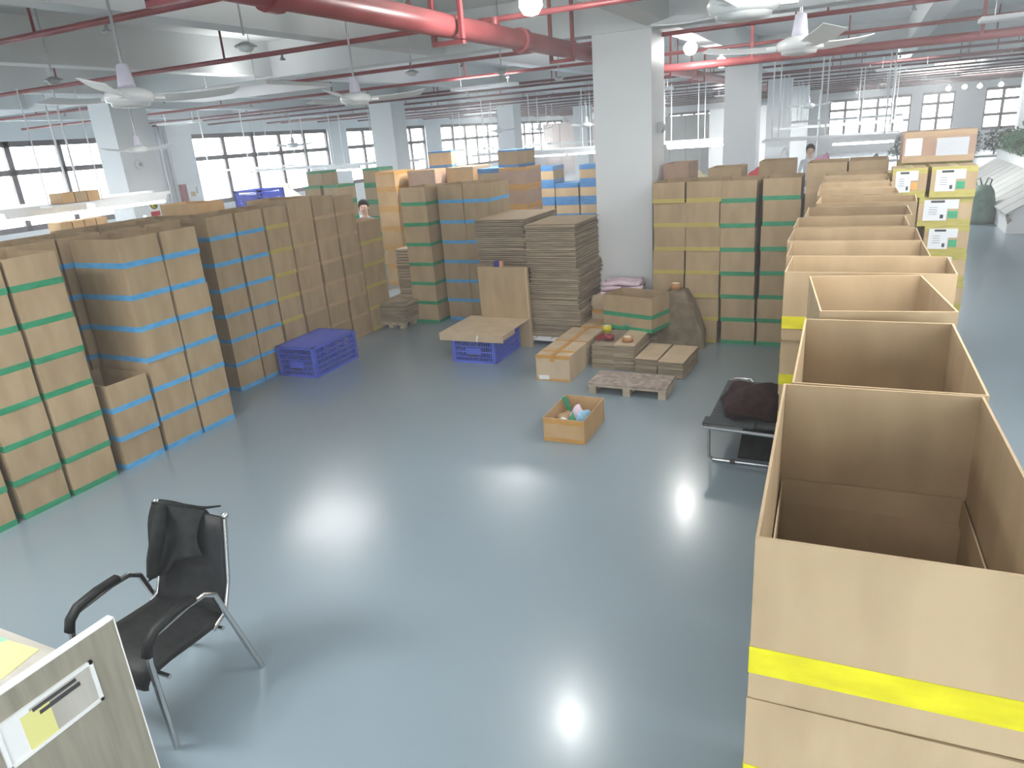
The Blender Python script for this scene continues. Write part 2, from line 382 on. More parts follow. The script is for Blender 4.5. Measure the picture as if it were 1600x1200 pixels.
# partitions and cabinets far behind
t = thing('partition_wall', 'far grey panel partition between the middle and second pillars', 'partition', (0, 0, 0))
for k in range(9): MB().box(-13.2 + k * .95, 44, .0, -13.2 + k * .95 + .93, 44.12, 3.1).obj('panel', 'sheet', t)
t = thing('partition_wall', 'far pinkish wall seen left of the middle pillar', 'partition', (0, 0, 0))
for k in range(5): MB().box(-20.9 + k * 1.3, 50, .0, -20.9 + k * 1.3 + 1.26, 50.12, 3.3).obj('panel', 'pinkwall', t)
t = thing('tall_cabinet', 'tall white cabinets far behind the second pillar', 'cabinet', (0, 0, 0))
for k in range(4):
    MB().box(-6.6 + k * .9, 36, 0, -6.6 + k * .9 + .87, 36.6, 3.2).obj('door', 'white', t)
    MB().box(-6.6 + k * .9 + .06, 35.97, 1.4, -6.6 + k * .9 + .09, 36, 1.7).obj('handle', 'grey', t)
MB().box(-6.62, 36.05, 0, -2.98, 36.62, .08).obj('plinth', 'grey', t)

# ------------------------------------------------------------------ pipes
bp = thing('fire_main_pipe', 'thick red fire main running back under the ceiling to the middle pillar', 'pipe', (-3.42, 0, 3.70))
MB().tube([(0, -3.9, 0), (0, 54.8, 0)], .10, 16).obj('pipe_run', 'red', bp)
for y in (3.9, 7.7, 12.1, 16.5): MB().tube([(0, y - .06, 0), (0, y + .06, 0)], .125, 14).obj('coupling', 'red', bp)
for y in (3.1, 6.1, 8.9, 14.0, 17.2, 23, 29):
    h = MB(); h.box(-.16, y - .025, -.13, -.125, y + .025, .7); h.box(.125, y - .025, -.13, .16, y + .025, .7); h.box(-.16, y - .025, -.16, .16, y + .025, -.12)
    h.obj('hanger_bracket', 'red', bp)
PY = [1.5, 4.38, 7.08, 10.15, 13.0, 16.0, 17.2, 19.5, 22.4, 23.2, 25.4, 28.2, 31, 33.8, 36.6, 39.5, 42.4, 45.5, 48.5, 51.5, 53.5]
ordn = ['first', 'second', 'third', 'fourth', 'fifth', 'sixth', 'seventh', 'eighth', 'ninth', 'tenth', 'eleventh', 'twelfth', 'thirteenth', 'fourteenth', 'fifteenth', 'sixteenth', 'seventeenth', 'eighteenth', 'nineteenth', 'twentieth', 'twenty-first']
for i, y in enumerate(PY):
    t = thing('sprinkler_pipe', 'thin red sprinkler pipe crossing the ceiling, %s from the front' % ordn[i], 'pipe', (0, y, 3.845), group='red sprinkler pipes across the ceiling')
    r = .028 if i != 9 else .03
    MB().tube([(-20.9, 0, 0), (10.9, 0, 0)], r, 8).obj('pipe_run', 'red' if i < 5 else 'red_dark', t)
    for k, x in enumerate([-16.5, -13.6, -10.4, -7.2, -4.5, -1.3, 1.8, 4.6]):
        x += (i * .7) % 1.3
        MB().tube([(x, 0, 0), (x, 0, .55)], .014, 6).obj('drop_hanger', 'red', t)
        MB().lathe([(.0, -.09), (.035, -.085), (.035, -.075), (.012, -.05), (.015, -.0)], (x + .9, 0, 0), 10).obj('sprinkler_head', 'steel', t)
    if i in (2, 4):
        MB().tube([(-3.42, 0, -.06), (-3.42, 0, .02)], .05, 10).obj('branch_tee', 'red', t)
t = thing('red_branch_pipe', 'medium red pipe crossing above the second pillar to the right', 'pipe', (0, 12.0, 3.55))
MB().tube([(-3.3, 0, 0), (10.9, .3, .0)], .06, 12).obj('pipe_run', 'red', t)
for x in (-1.6, 1.3, 4.5): MB().box(x - .02, -.02, 0, x + .02, .02, .9).obj('drop_hanger', 'red', t)

# ------------------------------------------------------------------ ceiling fans, lamps
def make_fan(label, loc, a0, blade=.62):
    t = thing('ceiling_fan', label, 'ceiling fan', loc, group='white three-blade ceiling fans')
    MB().tube([(0, 0, .13), (0, 0, ZC - loc[2])], .012, 8).obj('down_rod', 'steel', t)
    MB().lathe([(.02, .25), (.042, .24), (.058, .12), (.062, .085), (0, .085)]).obj('canopy_cup', 'lilac', t)
    MB().lathe([(0, .085), (.10, .08), (.165, .05), (.175, .02), (.165, -.01), (.11, -.03), (.0, -.035)], seg=28).obj('motor_housing', 'white_gloss', t)
    MB().lathe([(.135, -.022), (.13, -.045), (.06, -.055), (0, -.055)], seg=28).obj('motor_cover', 'dome_off', t)
    for k in range(3):
        b = MB(); n = 8; vs = []
        for i in range(n + 1):
            u = i / n; x = .17 + (blade - .17) * u; wd = .045 + .04 * math.sin(min(1, u * 1.6) * PI / 2); zz = .01 + .05 * u * u
            vs += [(x, -wd, zz + .028), (x, wd, zz - .018), (x, wd, zz - .023), (x, -wd, zz + .023)]
        fs = []
        for i in range(n):
            for j in range(4): fs.append((4 * i + j, 4 * i + (j + 1) % 4, 4 * i + 4 + (j + 1) % 4, 4 * i + 4 + j))
        fs += [(0, 3, 2, 1), (4 * n, 4 * n + 1, 4 * n + 2, 4 * n + 3)]
        b.add(vs, fs, 0, False); o = b.obj('blade', 'white', t, rot=(0, 0, math.radians(a0 + 120 * k)))
        MB().box(.12, -.02, 0, .25, .02, .03).obj('blade_bracket', 'white_gloss', o)
    return t
make_fan('white ceiling fan at upper left above the blue-taped cartons', (-5.0, 3.97, 3.20), -52, .84)
make_fan('white ceiling fan left of the fire main, above the middle aisle', (-5.15, 6.97, 3.23), -72, .78)
make_fan('large near ceiling fan cut by the top edge right of the middle pillar', (-.58, 4.0, 3.25), 15, .74)
make_fan('white ceiling fan at upper right above the open carton row', (-.52, 6.6, 3.24), 52, .76)
make_fan('small far fan beside the far-left pillar sensor', (-11.4, 9.0, 2.95), 20)
make_fan('small far fan before the left window wall', (-15.2, 17.2, 2.9), 60)
make_fan('small far fan before the central back windows', (-12.0, 24.5, 2.9), 10)
make_fan('small far fan left of the middle pillar over the fluorescent tube', (-7.4, 21.0, 2.85), 35)
make_fan('small far fan at right between the white hanging rails', (-1.4, 21.5, 2.9), 25)
make_fan('small far fan near the far windows', (-14.2, 33.5, 2.9), 40)

def lamp(label, loc, lit):
    t = thing('pendant_lamp', label, 'lamp', loc, group='lit ceiling bulbs' if lit else 'unlit dome lamps under the ceiling')
    MB().tube([(0, 0, .08), (0, 0, ZC - loc[2])], .008, 6).obj('stem', 'steel', t)
    if lit:
        MB().lathe([(0, -.10), (.06, -.085), (.095, -.03), (.095, .02), (.05, .07), (0, .08)], seg=18).obj('bulb', 'bulb', t)
        MB().lathe([(.03, .07), (.035, .13), (0, .14)], seg=12).obj('socket', 'white', t)
    else:
        MB().lathe([(0, .04), (.03, .035), (.085, .008), (.09, 0), (.08, -.003), (0, .02)], seg=18).obj('shade', 'steel', t)
        MB().lathe([(.065, 0), (.05, -.028), (0, -.04)], seg=18).obj('lens', 'dome_off', t)
    return t
lamp('brightly lit bulb at the top edge beside the thick red main', (-2.56, 6.0, 3.76), True)
lamp('brightly lit bulb just right of the middle pillar', (-2.38, 11.4, 3.76), True)
lamp('brightly lit bulb in front of the second pillar top', (-2.38, 14.0, 3.70), True)
for k, (x, y) in enumerate([(3.4, 41), (4.0, 40.5), (4.7, 41.5), (5.6, 42)]):
    lamp(['leftmost of the four far bulbs at upper right', 'second from left of the four far bulbs at upper right', 'third from left of the four far bulbs at upper right', 'rightmost of the four far bulbs at upper right'][k], (x, y, 3.35), True)
for k, (x, y) in enumerate([(-4.4, 4.63), (-7.0, 4.78), (-5.0, 7.95), (-4.4, 9.2), (-4.45, 11.4)]):
    lamp(['unlit dome lamp left of the thick red main at the top', 'unlit dome lamp near the left edge over the green-taped cartons', 'unlit dome lamp right of the second fan', 'unlit dome lamp below the thick red main', 'unlit dome lamp just left of the middle pillar'][k], (x, y, 3.54), False)
# made-up housings that carry the added fill lights
for i, (x, y, p) in enumerate(FILL_LIGHTS):
    t = thing('fill_housing', 'added fill-light housing, ' + ['above the desk', 'above the near open cartons', 'behind the camera', 'left behind the middle pillar', 'above the far open cartons', 'above the upper blue crate', 'right of the camera', 'right of the second pillar', 'at the far left wall', 'before the left windows', 'left of the second pillar row', 'right of the second pillar row', 'before the distant left windows', 'behind the second pillar', 'far back at the right', 'far back at the left', 'before the far windows'][i], 'fill light', (x, y, 3.62), group='added fill-light housings')
    a_, b_ = (1.33, .68) if x < -8 and y < 9 else (1.0, .48) if y < 9 else (.65, .17)
    MB().box(-a_, -b_, 0, a_, b_, .05).obj('housing', 'white', t)
    MB().tube([(-.5, 0, .05), (-.5, 0, ZC - 3.62)], .006, 6).obj('hanging_wire', 'steel', t); MB().tube([(.5, 0, .05), (.5, 0, ZC - 3.62)], .006, 6).obj('hanging_wire', 'steel', t)

# hanging light rails
def light_rail(label, p0, p1, z, tubes, rods, rod_pair=.5, z_top=ZC, double=True):
    p0 = Vector((*p0, z)); p1 = Vector((*p1, z)); d = (p1 - p0); ln = d.length; a = math.atan2(d.y, d.x)
    t = thing('hanging_light_rail', label, 'light rail', p0, a, group='white hanging light rails')
    MB().box(0, -.06, 0, ln, .06, .05).obj('rail', 'white', t)
    if double: MB().box(0, .44, .03, ln, .52, .08).obj('rail', 'white', t)
    for u in rods:
        MB().tube([(u, 0, .05), (u, 0, z_top - z)], .016, 6).obj('rod', 'white', t)
        if double:
            MB().tube([(u + .1, .48, .05), (u + .1, .48, z_top - z)], .016, 6).obj('rod', 'white', t)
            MB().box(u - .02, 0, .045, u + .02, .5, .075).obj('cross_bar', 'white', t)
    for (u0, u1) in tubes:
        f = MB().box(u0 - .03, -.05, -.09, u1 + .03, .05, -.0).obj('tube_holder', 'white', t)
        MB().tube([(u0, 0, -.12), (u1, 0, -.12)], .022, 8).obj('fluorescent_tube', 'tube', f)
    return t
light_rail('white light rail with bright tubes at the left edge by the far-left pillar', (-11.7, 4.6), (-11.4, 9.4), 2.18, [(.2, 1.7), (2.0, 3.2), (3.4, 4.7)], [.6, 1.9, 3.2])
light_rail('long white light rail before the left windows behind the blue crates', (-19.5, 19.6), (-12.95, 20.4), 2.15, [(3.2, 4.4)], [.5, 2, 3.5, 5])
light_rail('short grey light rail before the window left of the sack', (-17.2, 15.4), (-14.6, 16.4), 2.35, [], [.3, 1.5], double=False)
light_rail('white light rail with a bright tube left of the middle pillar', (-12.0, 22.3), (-3.2, 22.3), 2.15, [(2.2, 3.4), (3.5, 4.7), (6.7, 8.4)], [.5, 2.2, 4.0, 5.4, 6.6, 7.6])
light_rail('white light rail with a bright tube right of the second pillar', (-2.1, 18.0), (.7, 18.0), 2.16, [(1.5, 2.7)], [.2, 1.2, 2.5])
light_rail('second white light rail behind the right one', (-2.6, 24.5), (1.0, 24.5), 2.3, [], [.3, 2.4, 3.3])
light_rail('third white light rail behind the right ones', (-2.6, 30.0), (1.2, 30.0), 2.4, [], [.3, 3.2])
light_rail('white light rail before the farthest central windows', (-18, 30.0), (-10, 30.5), 2.2, [], [1, 2.5, 4, 5.5, 7])

# ------------------------------------------------------------------ cartons
TC = {'blue': 'tape_blue', 'navy': 'tape_navy', 'olive': 'tape_olive', 'green': 'tape_green', 'yellow': 'tape_yellow', 'dull': 'tape_dull', 'tan': 'tape_tan', 'orange': 'tape_orange'}
_cache = {}
def carton_body(w, d, h, bottom=True, m='card', inset=True, top=False):
    key = ('b', w, d, h, bottom, m, inset, top)
    if key in _cache: return _cache[key]
    t = .006; x, y = w / 2, d / 2; q = MB()
    z0 = .007 if inset else 0
    q.box(-x, -y, z0, x, -y + t, h, 0); q.box(-x, y - t, z0, x, y, h, 0)
    q.box(-x, -y + t, z0, -x + t, y - t, h, 0); q.box(x - t, -y + t, z0, x, y - t, h, 0)
    if inset: q.box(-x + .006, -y + .006, 0, x - .006, -y + .012, z0); q.box(-x + .006, y - .012, 0, x - .006, y - .006, z0); q.box(-x + .006, -y + .012, 0, -x + .012, y - .012, z0); q.box(x - .012, -y + .012, 0, x - .006, y - .012, z0)
    if bottom: q.box(-x + t, -y + t, .0, x - t, y - t, .008)
    if top:
        q.box(-x + t, -y + t, h - .006, x - t, -.003, h - .001); q.box(-x + t, .003, h - .006, x - t, y - t, h - .001)
    _cache[key] = q.mesh('carton_body', [m]); return _cache[key]
def tape_ring(w, d, z0, z1, m):
    key = ('t', w, d, z0, z1, m)
    if key in _cache: return _cache[key]
    e = .0015; x, y = w / 2 + e, d / 2 + e; q = MB()
    q.box(-x, -y, z0, x, -y + e * .9, z1); q.box(-x, y - e * .9, z0, x, y, z1); q.box(-x, -y, z0, -x + e * .9, y, z1); q.box(x - e * .9, -y, z0, x, y, z1)
    _cache[key] = q.mesh('tape_strip', [m]); return _cache[key]
_rl = {}
def carton(x, y, z, w, d, h, label, group, tape=None, tz=(.0, .052), bottom=True, m='card', rz=0., top=False, jit=.006, inset=True, name='open_carton'):
    t = thing(name, label, 'carton', (x + random.uniform(-jit, jit), y + random.uniform(-jit, jit), z), rz + random.uniform(-jit, jit) * 1.6, group)
    link('carton_body', carton_body(w, d, h, bottom, m, inset, top), t)
    if tape: link('tape_strip', tape_ring(w, d, tz[0], tz[1], TC[tape]), t)
    return t
ORD = ['bottom', 'second', 'third', 'fourth', 'fifth', 'sixth', 'top']
HID = MB(); HM = ['card', 'tape_blue', 'tape_green', 'tape_yellow', 'tape_dull', 'tape_tan', 'tape_orange']
def hidden(x, y, z, w, d, h, tape, tz=(0, .05)):
    HID.box(x - w / 2, y - d / 2, z + .003, x + w / 2, y + d / 2, z + h)
    if tape: HID.box(x - w / 2 - .0015, y - d / 2 - .0015, z + tz[0], x + w / 2 + .0015, y + d / 2 + .0015, z + tz[1], HM.index(TC[tape]))
def column(x, y, w, d, n, color, where, group, hide=0, h=.306, htop=.27, tz=(0, .052), rz=0., m='card', lean=(0, 0), jit=.006, last_open=True, untaped_top=False):
    cname = {'blue': 'blue-taped', 'green': 'green-taped', 'yellow': 'yellow-taped', 'dull': 'faded-yellow-taped', 'tan': 'tan-taped', 'orange': 'orange-taped', None: 'plain'}[color]
    z = 0
    for i in range(n):
        hh = h if i < n - 1 else htop
        o = 'top' if i == n - 1 else (ORD[i] if i == 0 else ORD[i] + ' from the floor')
        if i < hide:
            hidden(x + lean[0] * i, y + lean[1] * i, z, w, d, hh, color, tz); z += hh; continue
        carton(x + lean[0] * i, y + lean[1] * i, z, w, d, hh, '%s carton, %s, in %s' % (cname, o.replace(' from the floor', ' up'), where), group, color, tz, True, m, rz, jit=jit)
        z += hh
GL = 'taped cartons stacked along the left'
D = .70
# left front row: x_front = -6.08
XF = -6.08 - D / 2
for (y0, y1, n, c, wh) in [
    (1.05, 1.46, 7, 'green', 'the column nearest the camera at left'),
    (1.50, 1.92, 7, 'green', 'the second column from the near end of the left row'),
    (1.96, 2.38, 7, 'green', 'the third column from the near end of the left row'),
    (2.42, 2.84, 7, 'green', 'the green column at the left edge'),
    (2.90, 3.31, 7, 'green', 'the next-to-last green column at left'),
    (3.34, 3.78, 7, 'green', 'the last green column beside the blue ones'),
    (4.345, 4.785, 7, 'blue', 'the column over the low open box'),
    (4.80, 5.235, 7, 'blue', 'the outer-corner blue column at left')]:
    column(XF, (y0 + y1) / 2, D, y1 - y0 - .014, n, c, wh, GL)
column(XF + .01, 4.085, D - .02, .42, 3, 'blue', 'the low open stack at left', GL, h=.285, htop=.275)
# second row behind it
for k, (y0, y1, c) in enumerate([(2.40, 2.82, 'green'), (2.86, 3.28, 'green'), (3.32, 3.74, 'blue'), (3.80, 4.25, 'blue'), (4.28, 4.72, 'blue'), (4.75, 5.2, 'blue'), (5.24, 5.69, 'blue')]):
    column(-6.83 - D / 2, (y0 + y1) / 2, D, y1 - y0, 7, c, 'the second row at left, column %s' % ['one', 'two', 'three', 'four', 'five', 'six', 'seven'][k], GL, hide=0 if k == 3 else 5, htop=.29)
for k, (y0, y1) in enumerate([(5.12, 5.56), (5.6, 6.04), (6.08, 6.52)]):
    column(-7.55 - D / 2, (y0 + y1) / 2, D, y1 - y0, 7, 'tan', 'the third row at left, column %s' % ['one', 'two', 'three'][k], GL, hide=6, htop=.25)
X3 = -6.70 - D / 2
for (y0, y1, n, c, wh, ht) in [
    (5.93, 6.345, 7, 'blue', 'the recessed blue column nearest the corner', .27), (6.365, 6.81, 7, 'blue', 'the recessed blue column beside the yellow one', .27),
    (6.84, 7.25, 7, 'dull', 'the faded-yellow column behind the blue crate', .27), (7.28, 7.74, 7, 'tan', 'the first tan column behind the blue crate', .33),
    (7.77, 8.21, 7, 'tan', 'the second tan column behind the blue crate', .30), (8.24, 8.68, 7, 'tan', 'the third tan column behind the blue crate', .26)]:
    column(X3, (y0 + y1) / 2, D, y1 - y0 - .012, n, c, wh, GL, htop=ht, tz=(.0, .05) if c != 'tan' else (0, .045))
column(X3, 8.98, D, .54, 5, 'dull', 'the low far column of the left row', GL, h=.335, htop=.34)
# centre columns
GC = 'taped cartons stacked in the middle'
column(-6.10, 9.35 + D / 2, .445, D, 7, 'green', 'the single green column in the middle', GC)
column(-5.60, 9.6 + D / 2, .435, D, 7, 'blue', 'the left blue column in the middle', GC)
column(-5.16, 9.6 + D / 2, .42, D, 7, 'blue', 'the right blue column in the middle', GC, rz=-.03)
# right back columns, fronts at y=9.1
GR = 'taped cartons stacked right of the middle pillar'
column(-2.175, 9.1 + D / 2, .40, D, 7, 'dull', 'the yellow column next to the middle pillar', GR, h=.30, htop=.25, lean=(.006, 0), jit=.012)
column(-1.725, 9.1 + D / 2, .42, D, 7, 'dull', 'the second yellow column from the middle pillar', GR, h=.30, htop=.25, jit=.012)
column(-1.27, 9.1 + D / 2, .41, D, 7, 'green', 'the left green column behind the cot', GR, h=.297, htop=.26, lean=(-.006, 0), jit=.012)
column(-.815, 9.1 + D / 2, .42, D, 7, 'green', 'the right green column behind the cot', GR, h=.30, htop=.25, jit=.01)
column(-.35, 9.1 + D / 2, .42, D, 7, 'tan', 'the plain column behind the far end of the open row', GR, hide=4, h=.31, htop=.34)
column(.08, 9.15 + D / 2, .40, D, 7, 'tan', 'the next plain column behind the open row', GR, hide=5, h=.31, htop=.34)
for k, (x, hh, c) in enumerate([(-2.25, .32, 'tan'), (-1.62, .235, 'dull'), (-.98, .29, 'dull')]):
    column(x, 10.25, .42 if k != 0 else .34, .6, 7, c, ['the back stack by the middle pillar', 'the back stack behind the yellow columns', 'the back stack behind the green columns'][k], GR, hide=6, h=.318, htop=hh, m='card_red' if k == 0 else 'card')
# right row of open cartons, rims at about 2.05 m
GO = 'open cartons in the long right row'
def row_column(xc, yc, w, d, rz, wh, top=2.05, htop=.36, n_low=6, tape='yellow', hide=3):
    hl = (top - htop) / n_low; z = 0
    for i in range(n_low):
        if i < hide:
            hidden(xc, yc, z, w - .008, d - .008, hl, tape, (.06, .115)); z += hl; continue
        carton(xc, yc, z, w - .008, d - .008, hl, 'yellow-taped carton, %s, under the %s' % ((ORD[i] + ' up') if i else 'bottom', wh.split(',')[0]), GO, tape, (.06, .115), bottom=(i < n_low - 1), rz=rz, jit=.008)
        z += hl
    t = carton(xc, yc, z, w, d, htop, wh[0].upper() + wh[1:] if False else wh, GO, tape, (.065, .125), bottom=False, rz=rz, jit=0)
    # upright inner flaps make a crease line inside
    q = MB(); a, b = w / 2 - .012, d / 2 - .012
    for s in (-1, 1):
        q.box(-a, s * b - .002, .0, a, s * b + .002, .075); q.box(s * a - .002, -b, 0, s * a + .002, b, .07)
    q.obj('inner_flap', 'card_in', t)
    return t
row_column(.105, 1.565, .470, .82, .035, 'large open carton nearest the camera, wide yellow tape', top=2.05)
row_column(.10, 2.335, .462, .70, .02, 'open carton second in the right row', top=2.05)
row_column(.09, 3.105, .445, .64, .12, 'open carton third in the right row, turned askew', top=2.06, tape='yellow')
specs = [(.065, 3.745, .70, .425, .0, 'wide open carton behind the askew one', 2.05), (.01, 4.205, .66, .475, .02, 'open carton fifth in the right row', 2.05),
         (-.01, 4.705, .69, .49, .0, 'open carton sixth in the right row', 2.05), (-.035, 5.265, .67, .50, .01, 'open carton seventh in the right row', 2.05),
         (.0, 5.835, .68, .56, .01, 'open carton eighth in the right row', 2.05), (.06, 6.42, .70, .50, -.03, 'open carton ninth in the right row', 2.07),
         (-.01, 6.95, .62, .48, .02, 'open carton tenth in the right row', 2.08), (-.03, 7.46, .60, .48, .0, 'open carton eleventh in the right row', 2.09),
         (-.04, 7.97, .58, .48, .01, 'open carton twelfth in the right row', 2.10), (-.04, 8.48, .58, .48, -.01, 'open carton thirteenth in the right row', 2.12)]
for (x, y, w_, d_, rz, wh, top) in specs: row_column(x, y, w_, d_, rz, wh, top, htop=.34, hide=3 if y < 5 else 5)
# folded boards leaning low beside the near end of the row
for k, (x, y, h, rx) in enumerate([(-.46, 1.30, .92, .0), (-.39, 1.34, .86, .0), (-.32, 1.40, .90, .0)]):
    t = thing('folded_carton', ['folded cardboard sheet at the bottom edge, outermost', 'folded cardboard sheet at the bottom edge, middle one', 'folded cardboard sheet at the bottom edge, nearest the open row'][k], 'cardboard', (x, y, 0), 0, 'folded sheets beside the right row')
    q = MB(); q.cbox((.04, 0, h / 2), (.012, .5, h), rot=(0, .08, 0)); q.obj('sheet', 'card', t)
    MB().cbox((.052, 0, h / 2), (.008, .49, h - .01), rot=(0, .08, 0)).obj('fold_ply', 'card_grey', t)

# (hidden lower cartons are linked at the end)
# ------------------------------------------------------------------ labelled shipping cartons at right
GS = 'labelled shipping cartons beside the right row'
def ship_carton(x, y, z, w, d, h, label, label_side='big', m='card', rz=0., tape='dull'):
    t = thing('shipping_carton', label, 'carton', (x, y, z), rz, GS)
    link('carton_body', carton_body(w, d, h, True, m, False, True), t)
    e = .0015; q = MB()
    q.box(-.035, -d / 2 - e * 2, h - .09, .035, -d / 2 - e, h); q.box(-.035, -d / 2, h, .035, d / 2, h + e * 2); q.box(-w / 2, -d / 2 - e, .0, w / 2, -d / 2, .04)
    q.box(-w / 2, -d / 2 - e, h - .05, w / 2, -d / 2, h); q.box(-w / 2, -d / 2 - e * .8, .04, w / 2, -d / 2, .065)
    q.box(-w / 2, -d / 2, h, w / 2, -d / 2 + .05, h + e); q.box(-w / 2 - e, -d / 2, h - .03, -w / 2, d / 2, h)
    q.obj('tape_strip', TC[tape], t)
    if label_side:
        lw, lh = (.62 * w, .72 * h) if label_side == 'big' else (.28, .17)
        x0 = -w * .40 if label_side == 'big' else -.02
        z0 = h * .2
        big_ = label_side == 'big'
        q = MB().box(x0, -d / 2 - .004, z0, x0 + lw * (.72 if big_ else 1), -d / 2 - .002, z0 + lh)
        if big_: q.box(x0 + lw * .72, -d / 2 - .004, z0 + lh * .55, x0 + lw * 1.05, -d / 2 - .002, z0 + lh)
        L_ = q.obj('paper_label', 'label_paper', t)
        p = MB()
        if label_side == 'big':
            p.box(x0 + lw * .2, -d / 2 - .006, z0 + lh * .86, x0 + lw * .62, -d / 2 - .0045, z0 + lh * .96)
            p.box(x0 + lw * .52, -d / 2 - .006, z0 + lh * .1, x0 + lw * .62, -d / 2 - .0045, z0 + lh * .28)
            for r_ in range(4): p.box(x0 + lw * .16, -d / 2 - .0055, z0 + lh * (.3 + .11 * r_), x0 + lw * .42, -d / 2 - .0045, z0 + lh * (.315 + .11 * r_))
        else:
            for r_ in range(3): p.box(x0 + lw * .12, -d / 2 - .0055, z0 + lh * (.4 + .15 * r_), x0 + lw * (.35 + .1 * r_), -d / 2 - .0045, z0 + lh * (.41 + .15 * r_))
        p.obj('printed_marks', 'ink' if label_side == 'big' else 'grey', L_)
        if big_: MB().box(x0 + lw * .75, -d / 2 - .0035, z0 + lh * .1, x0 + lw * 1.05, -d / 2 - .0018, z0 + lh * .45).obj('colour_patch', random.choice(['tape_green', 'tape_orange', 'tape_green']), t)
    return t
zz = 0
for r_, lab in enumerate(['lowest', 'second lowest', 'third lowest', 'fourth', 'fifth', 'sixth', 'seventh']):
    h = .27
    ship_carton([.76, .77, .76, .77, .75, .795, .755][r_], 8.20, zz, [.46, .45, .46, .45, .47, .37, .44][r_], .45, h, 'labelled shipping carton with yellow tape, %s of the right stack' % lab, tape='olive'); zz += h + .002
ship_carton(.795, 8.18, zz, .37, .45, .275, 'labelled shipping carton on top of the right labelled stack', tape='olive')
ship_carton(.43, 8.20, 1.902, .29, .45, .275, 'labelled shipping carton left of the top labelled one', 'big', tape='olive')
z2 = 0
for r_ in range(5):
    ship_carton(.41, 8.23, z2, .18, .42, .379, 'narrow taped carton, %s of the stack left of the labelled ones' % ['lowest', 'second', 'third', 'fourth', 'fifth'][r_], None, tape='olive'); z2 += .3802
# higher stack behind, with brown top carton
zb = 0
for r_ in range(6):
    ship_carton(.69, 9.05, zb, .66, .60, .362, 'tall back shipping carton under the brown top one, %s' % ['lowest', 'second', 'third', 'fourth', 'fifth', 'sixth'][r_], None, tape='olive'); zb += .3635
ship_carton(.70, 9.0, zb, .64, .60, .30, 'brown shipping carton with two white labels, topmost at right', 'wide', 'card_red', tape='tan')
q = MB().box(.70 - .30, 8.694, zb + .07, .70 - .15, 8.698, zb + .24)
t = thing('paper_slip', 'second white paper slip on the topmost brown carton', 'label', (0, 0, 0)); q.obj('sheet', 'paper', t)
ship_carton(.18, 10.12, 0, .34, .45, 2.0, 'tall grouped carton with white label behind the open row', 'wide')

# ------------------------------------------------------------------ back cartons beyond the middle stacks
GB = 'closed cartons stacked at the back of the middle'
def back_stack(x, y, w, d, hs, tape, wh, m='card', tz=None, rz=0.):
    z = 0
    for i, h in enumerate(hs):
        t = thing('closed_carton', '%s carton, %s, in %s' % (tape + '-taped', 'top' if i == len(hs) - 1 else (ORD[i] if i else 'bottom'), wh), 'carton', (x, y, z), rz + random.uniform(-.02, .02), GB)
        link('carton_body', carton_body(w, d, h, True, m, False, True), t)
        q = MB(); e = .002
        bw = .085 if tape == 'blue' else .055
        for (a, b) in ((0, bw), (h - bw, h)):
            q.box(-w / 2 - e, -d / 2 - e, a, w / 2 + e, -d / 2, b); q.box(w / 2, -d / 2, a, w / 2 + e, d / 2, b)
        q.box(-w / 2 - e, -d / 2 - e, h, w / 2 + e, d / 2, h + e) if tape == 'blue' else q.box(-w / 2 - e, -.04, h, w / 2 + e, .04, h + e)
        q.obj('tape_strip', TC['navy' if tape == 'blue' else tape], t)
        z += h + .002
back_stack(-8.43, 12.35, .46, .7, [.38] * 5 + [.33], 'orange', 'the orange-taped stack behind the single green column', 'card_orange')
back_stack(-7.75, 12.6, .62, .7, [.37] * 6, 'tan', 'the plain stack right of the orange one', 'card_red')
back_stack(-7.05, 12.9, .60, .7, [.37] * 6, 'tan', 'the stack under the left blue-topped box', 'card_orange')
back_stack(-6.45, 12.95, .48, .7, [.36] * 6, 'blue', 'the grey-wrapped stack behind the left blue column')
t0 = [(-7.62, 12.9, 2.234, .46, .50), (-5.98, 12.9, 2.174, .50, .50)]
for k, (x, y, z, w_, d_) in enumerate(t0):
    t = thing('closed_carton', ['blue-taped carton standing highest, left one', 'blue-taped carton standing highest, right one'][k], 'carton', (x, y, z), .35 if k == 0 else -.25, GB)
    link('carton_body', carton_body(w_, d_, .31, True, 'card', False, True), t)
    MB().box(-w_ / 2 - .002, -d_ / 2 - .002, 0, w_ / 2 + .002, d_ / 2 + .002, .05).obj('lower_tape', 'tape_navy', t)
    MB().box(-w_ / 2 - .002, -d_ / 2 - .002, .28, w_ / 2 + .002, d_ / 2 + .002, .313).obj('upper_tape', 'tape_navy', t)
back_stack(-5.92, 12.9, .56, .7, [.36] * 6, 'orange', 'the stack under the right blue-topped box', 'card_red')
for k, (x, hs) in enumerate([(-5.95, 6), (-5.42, 5), (-4.88, 6), (-4.35, 6)]):
    back_stack(x, 14.35, .50, .6, [.345] * hs, 'blue', ['the blue-wrapped stack first left of the pillar row', 'the low blue-wrapped stack in the middle back', 'the blue-wrapped stack touching the pillar edge', 'the blue-wrapped stack hidden by the middle pillar'][k], 'card')
for k, (x, y, n) in enumerate([(-11.8, 14.2, 6), (-11.4, 13.6, 5), (-10.85, 13.6, 5), (-10.15, 14.2, 6)]):
    back_stack(x, y, .44, .6, [.375 if n == 6 else .39] * n, 'green', ['the first far green-taped stack before the windows', 'the second far green-taped stack', 'the third far green-taped stack', 'the far green-taped stack beside the second left pillar'][k], 'card')

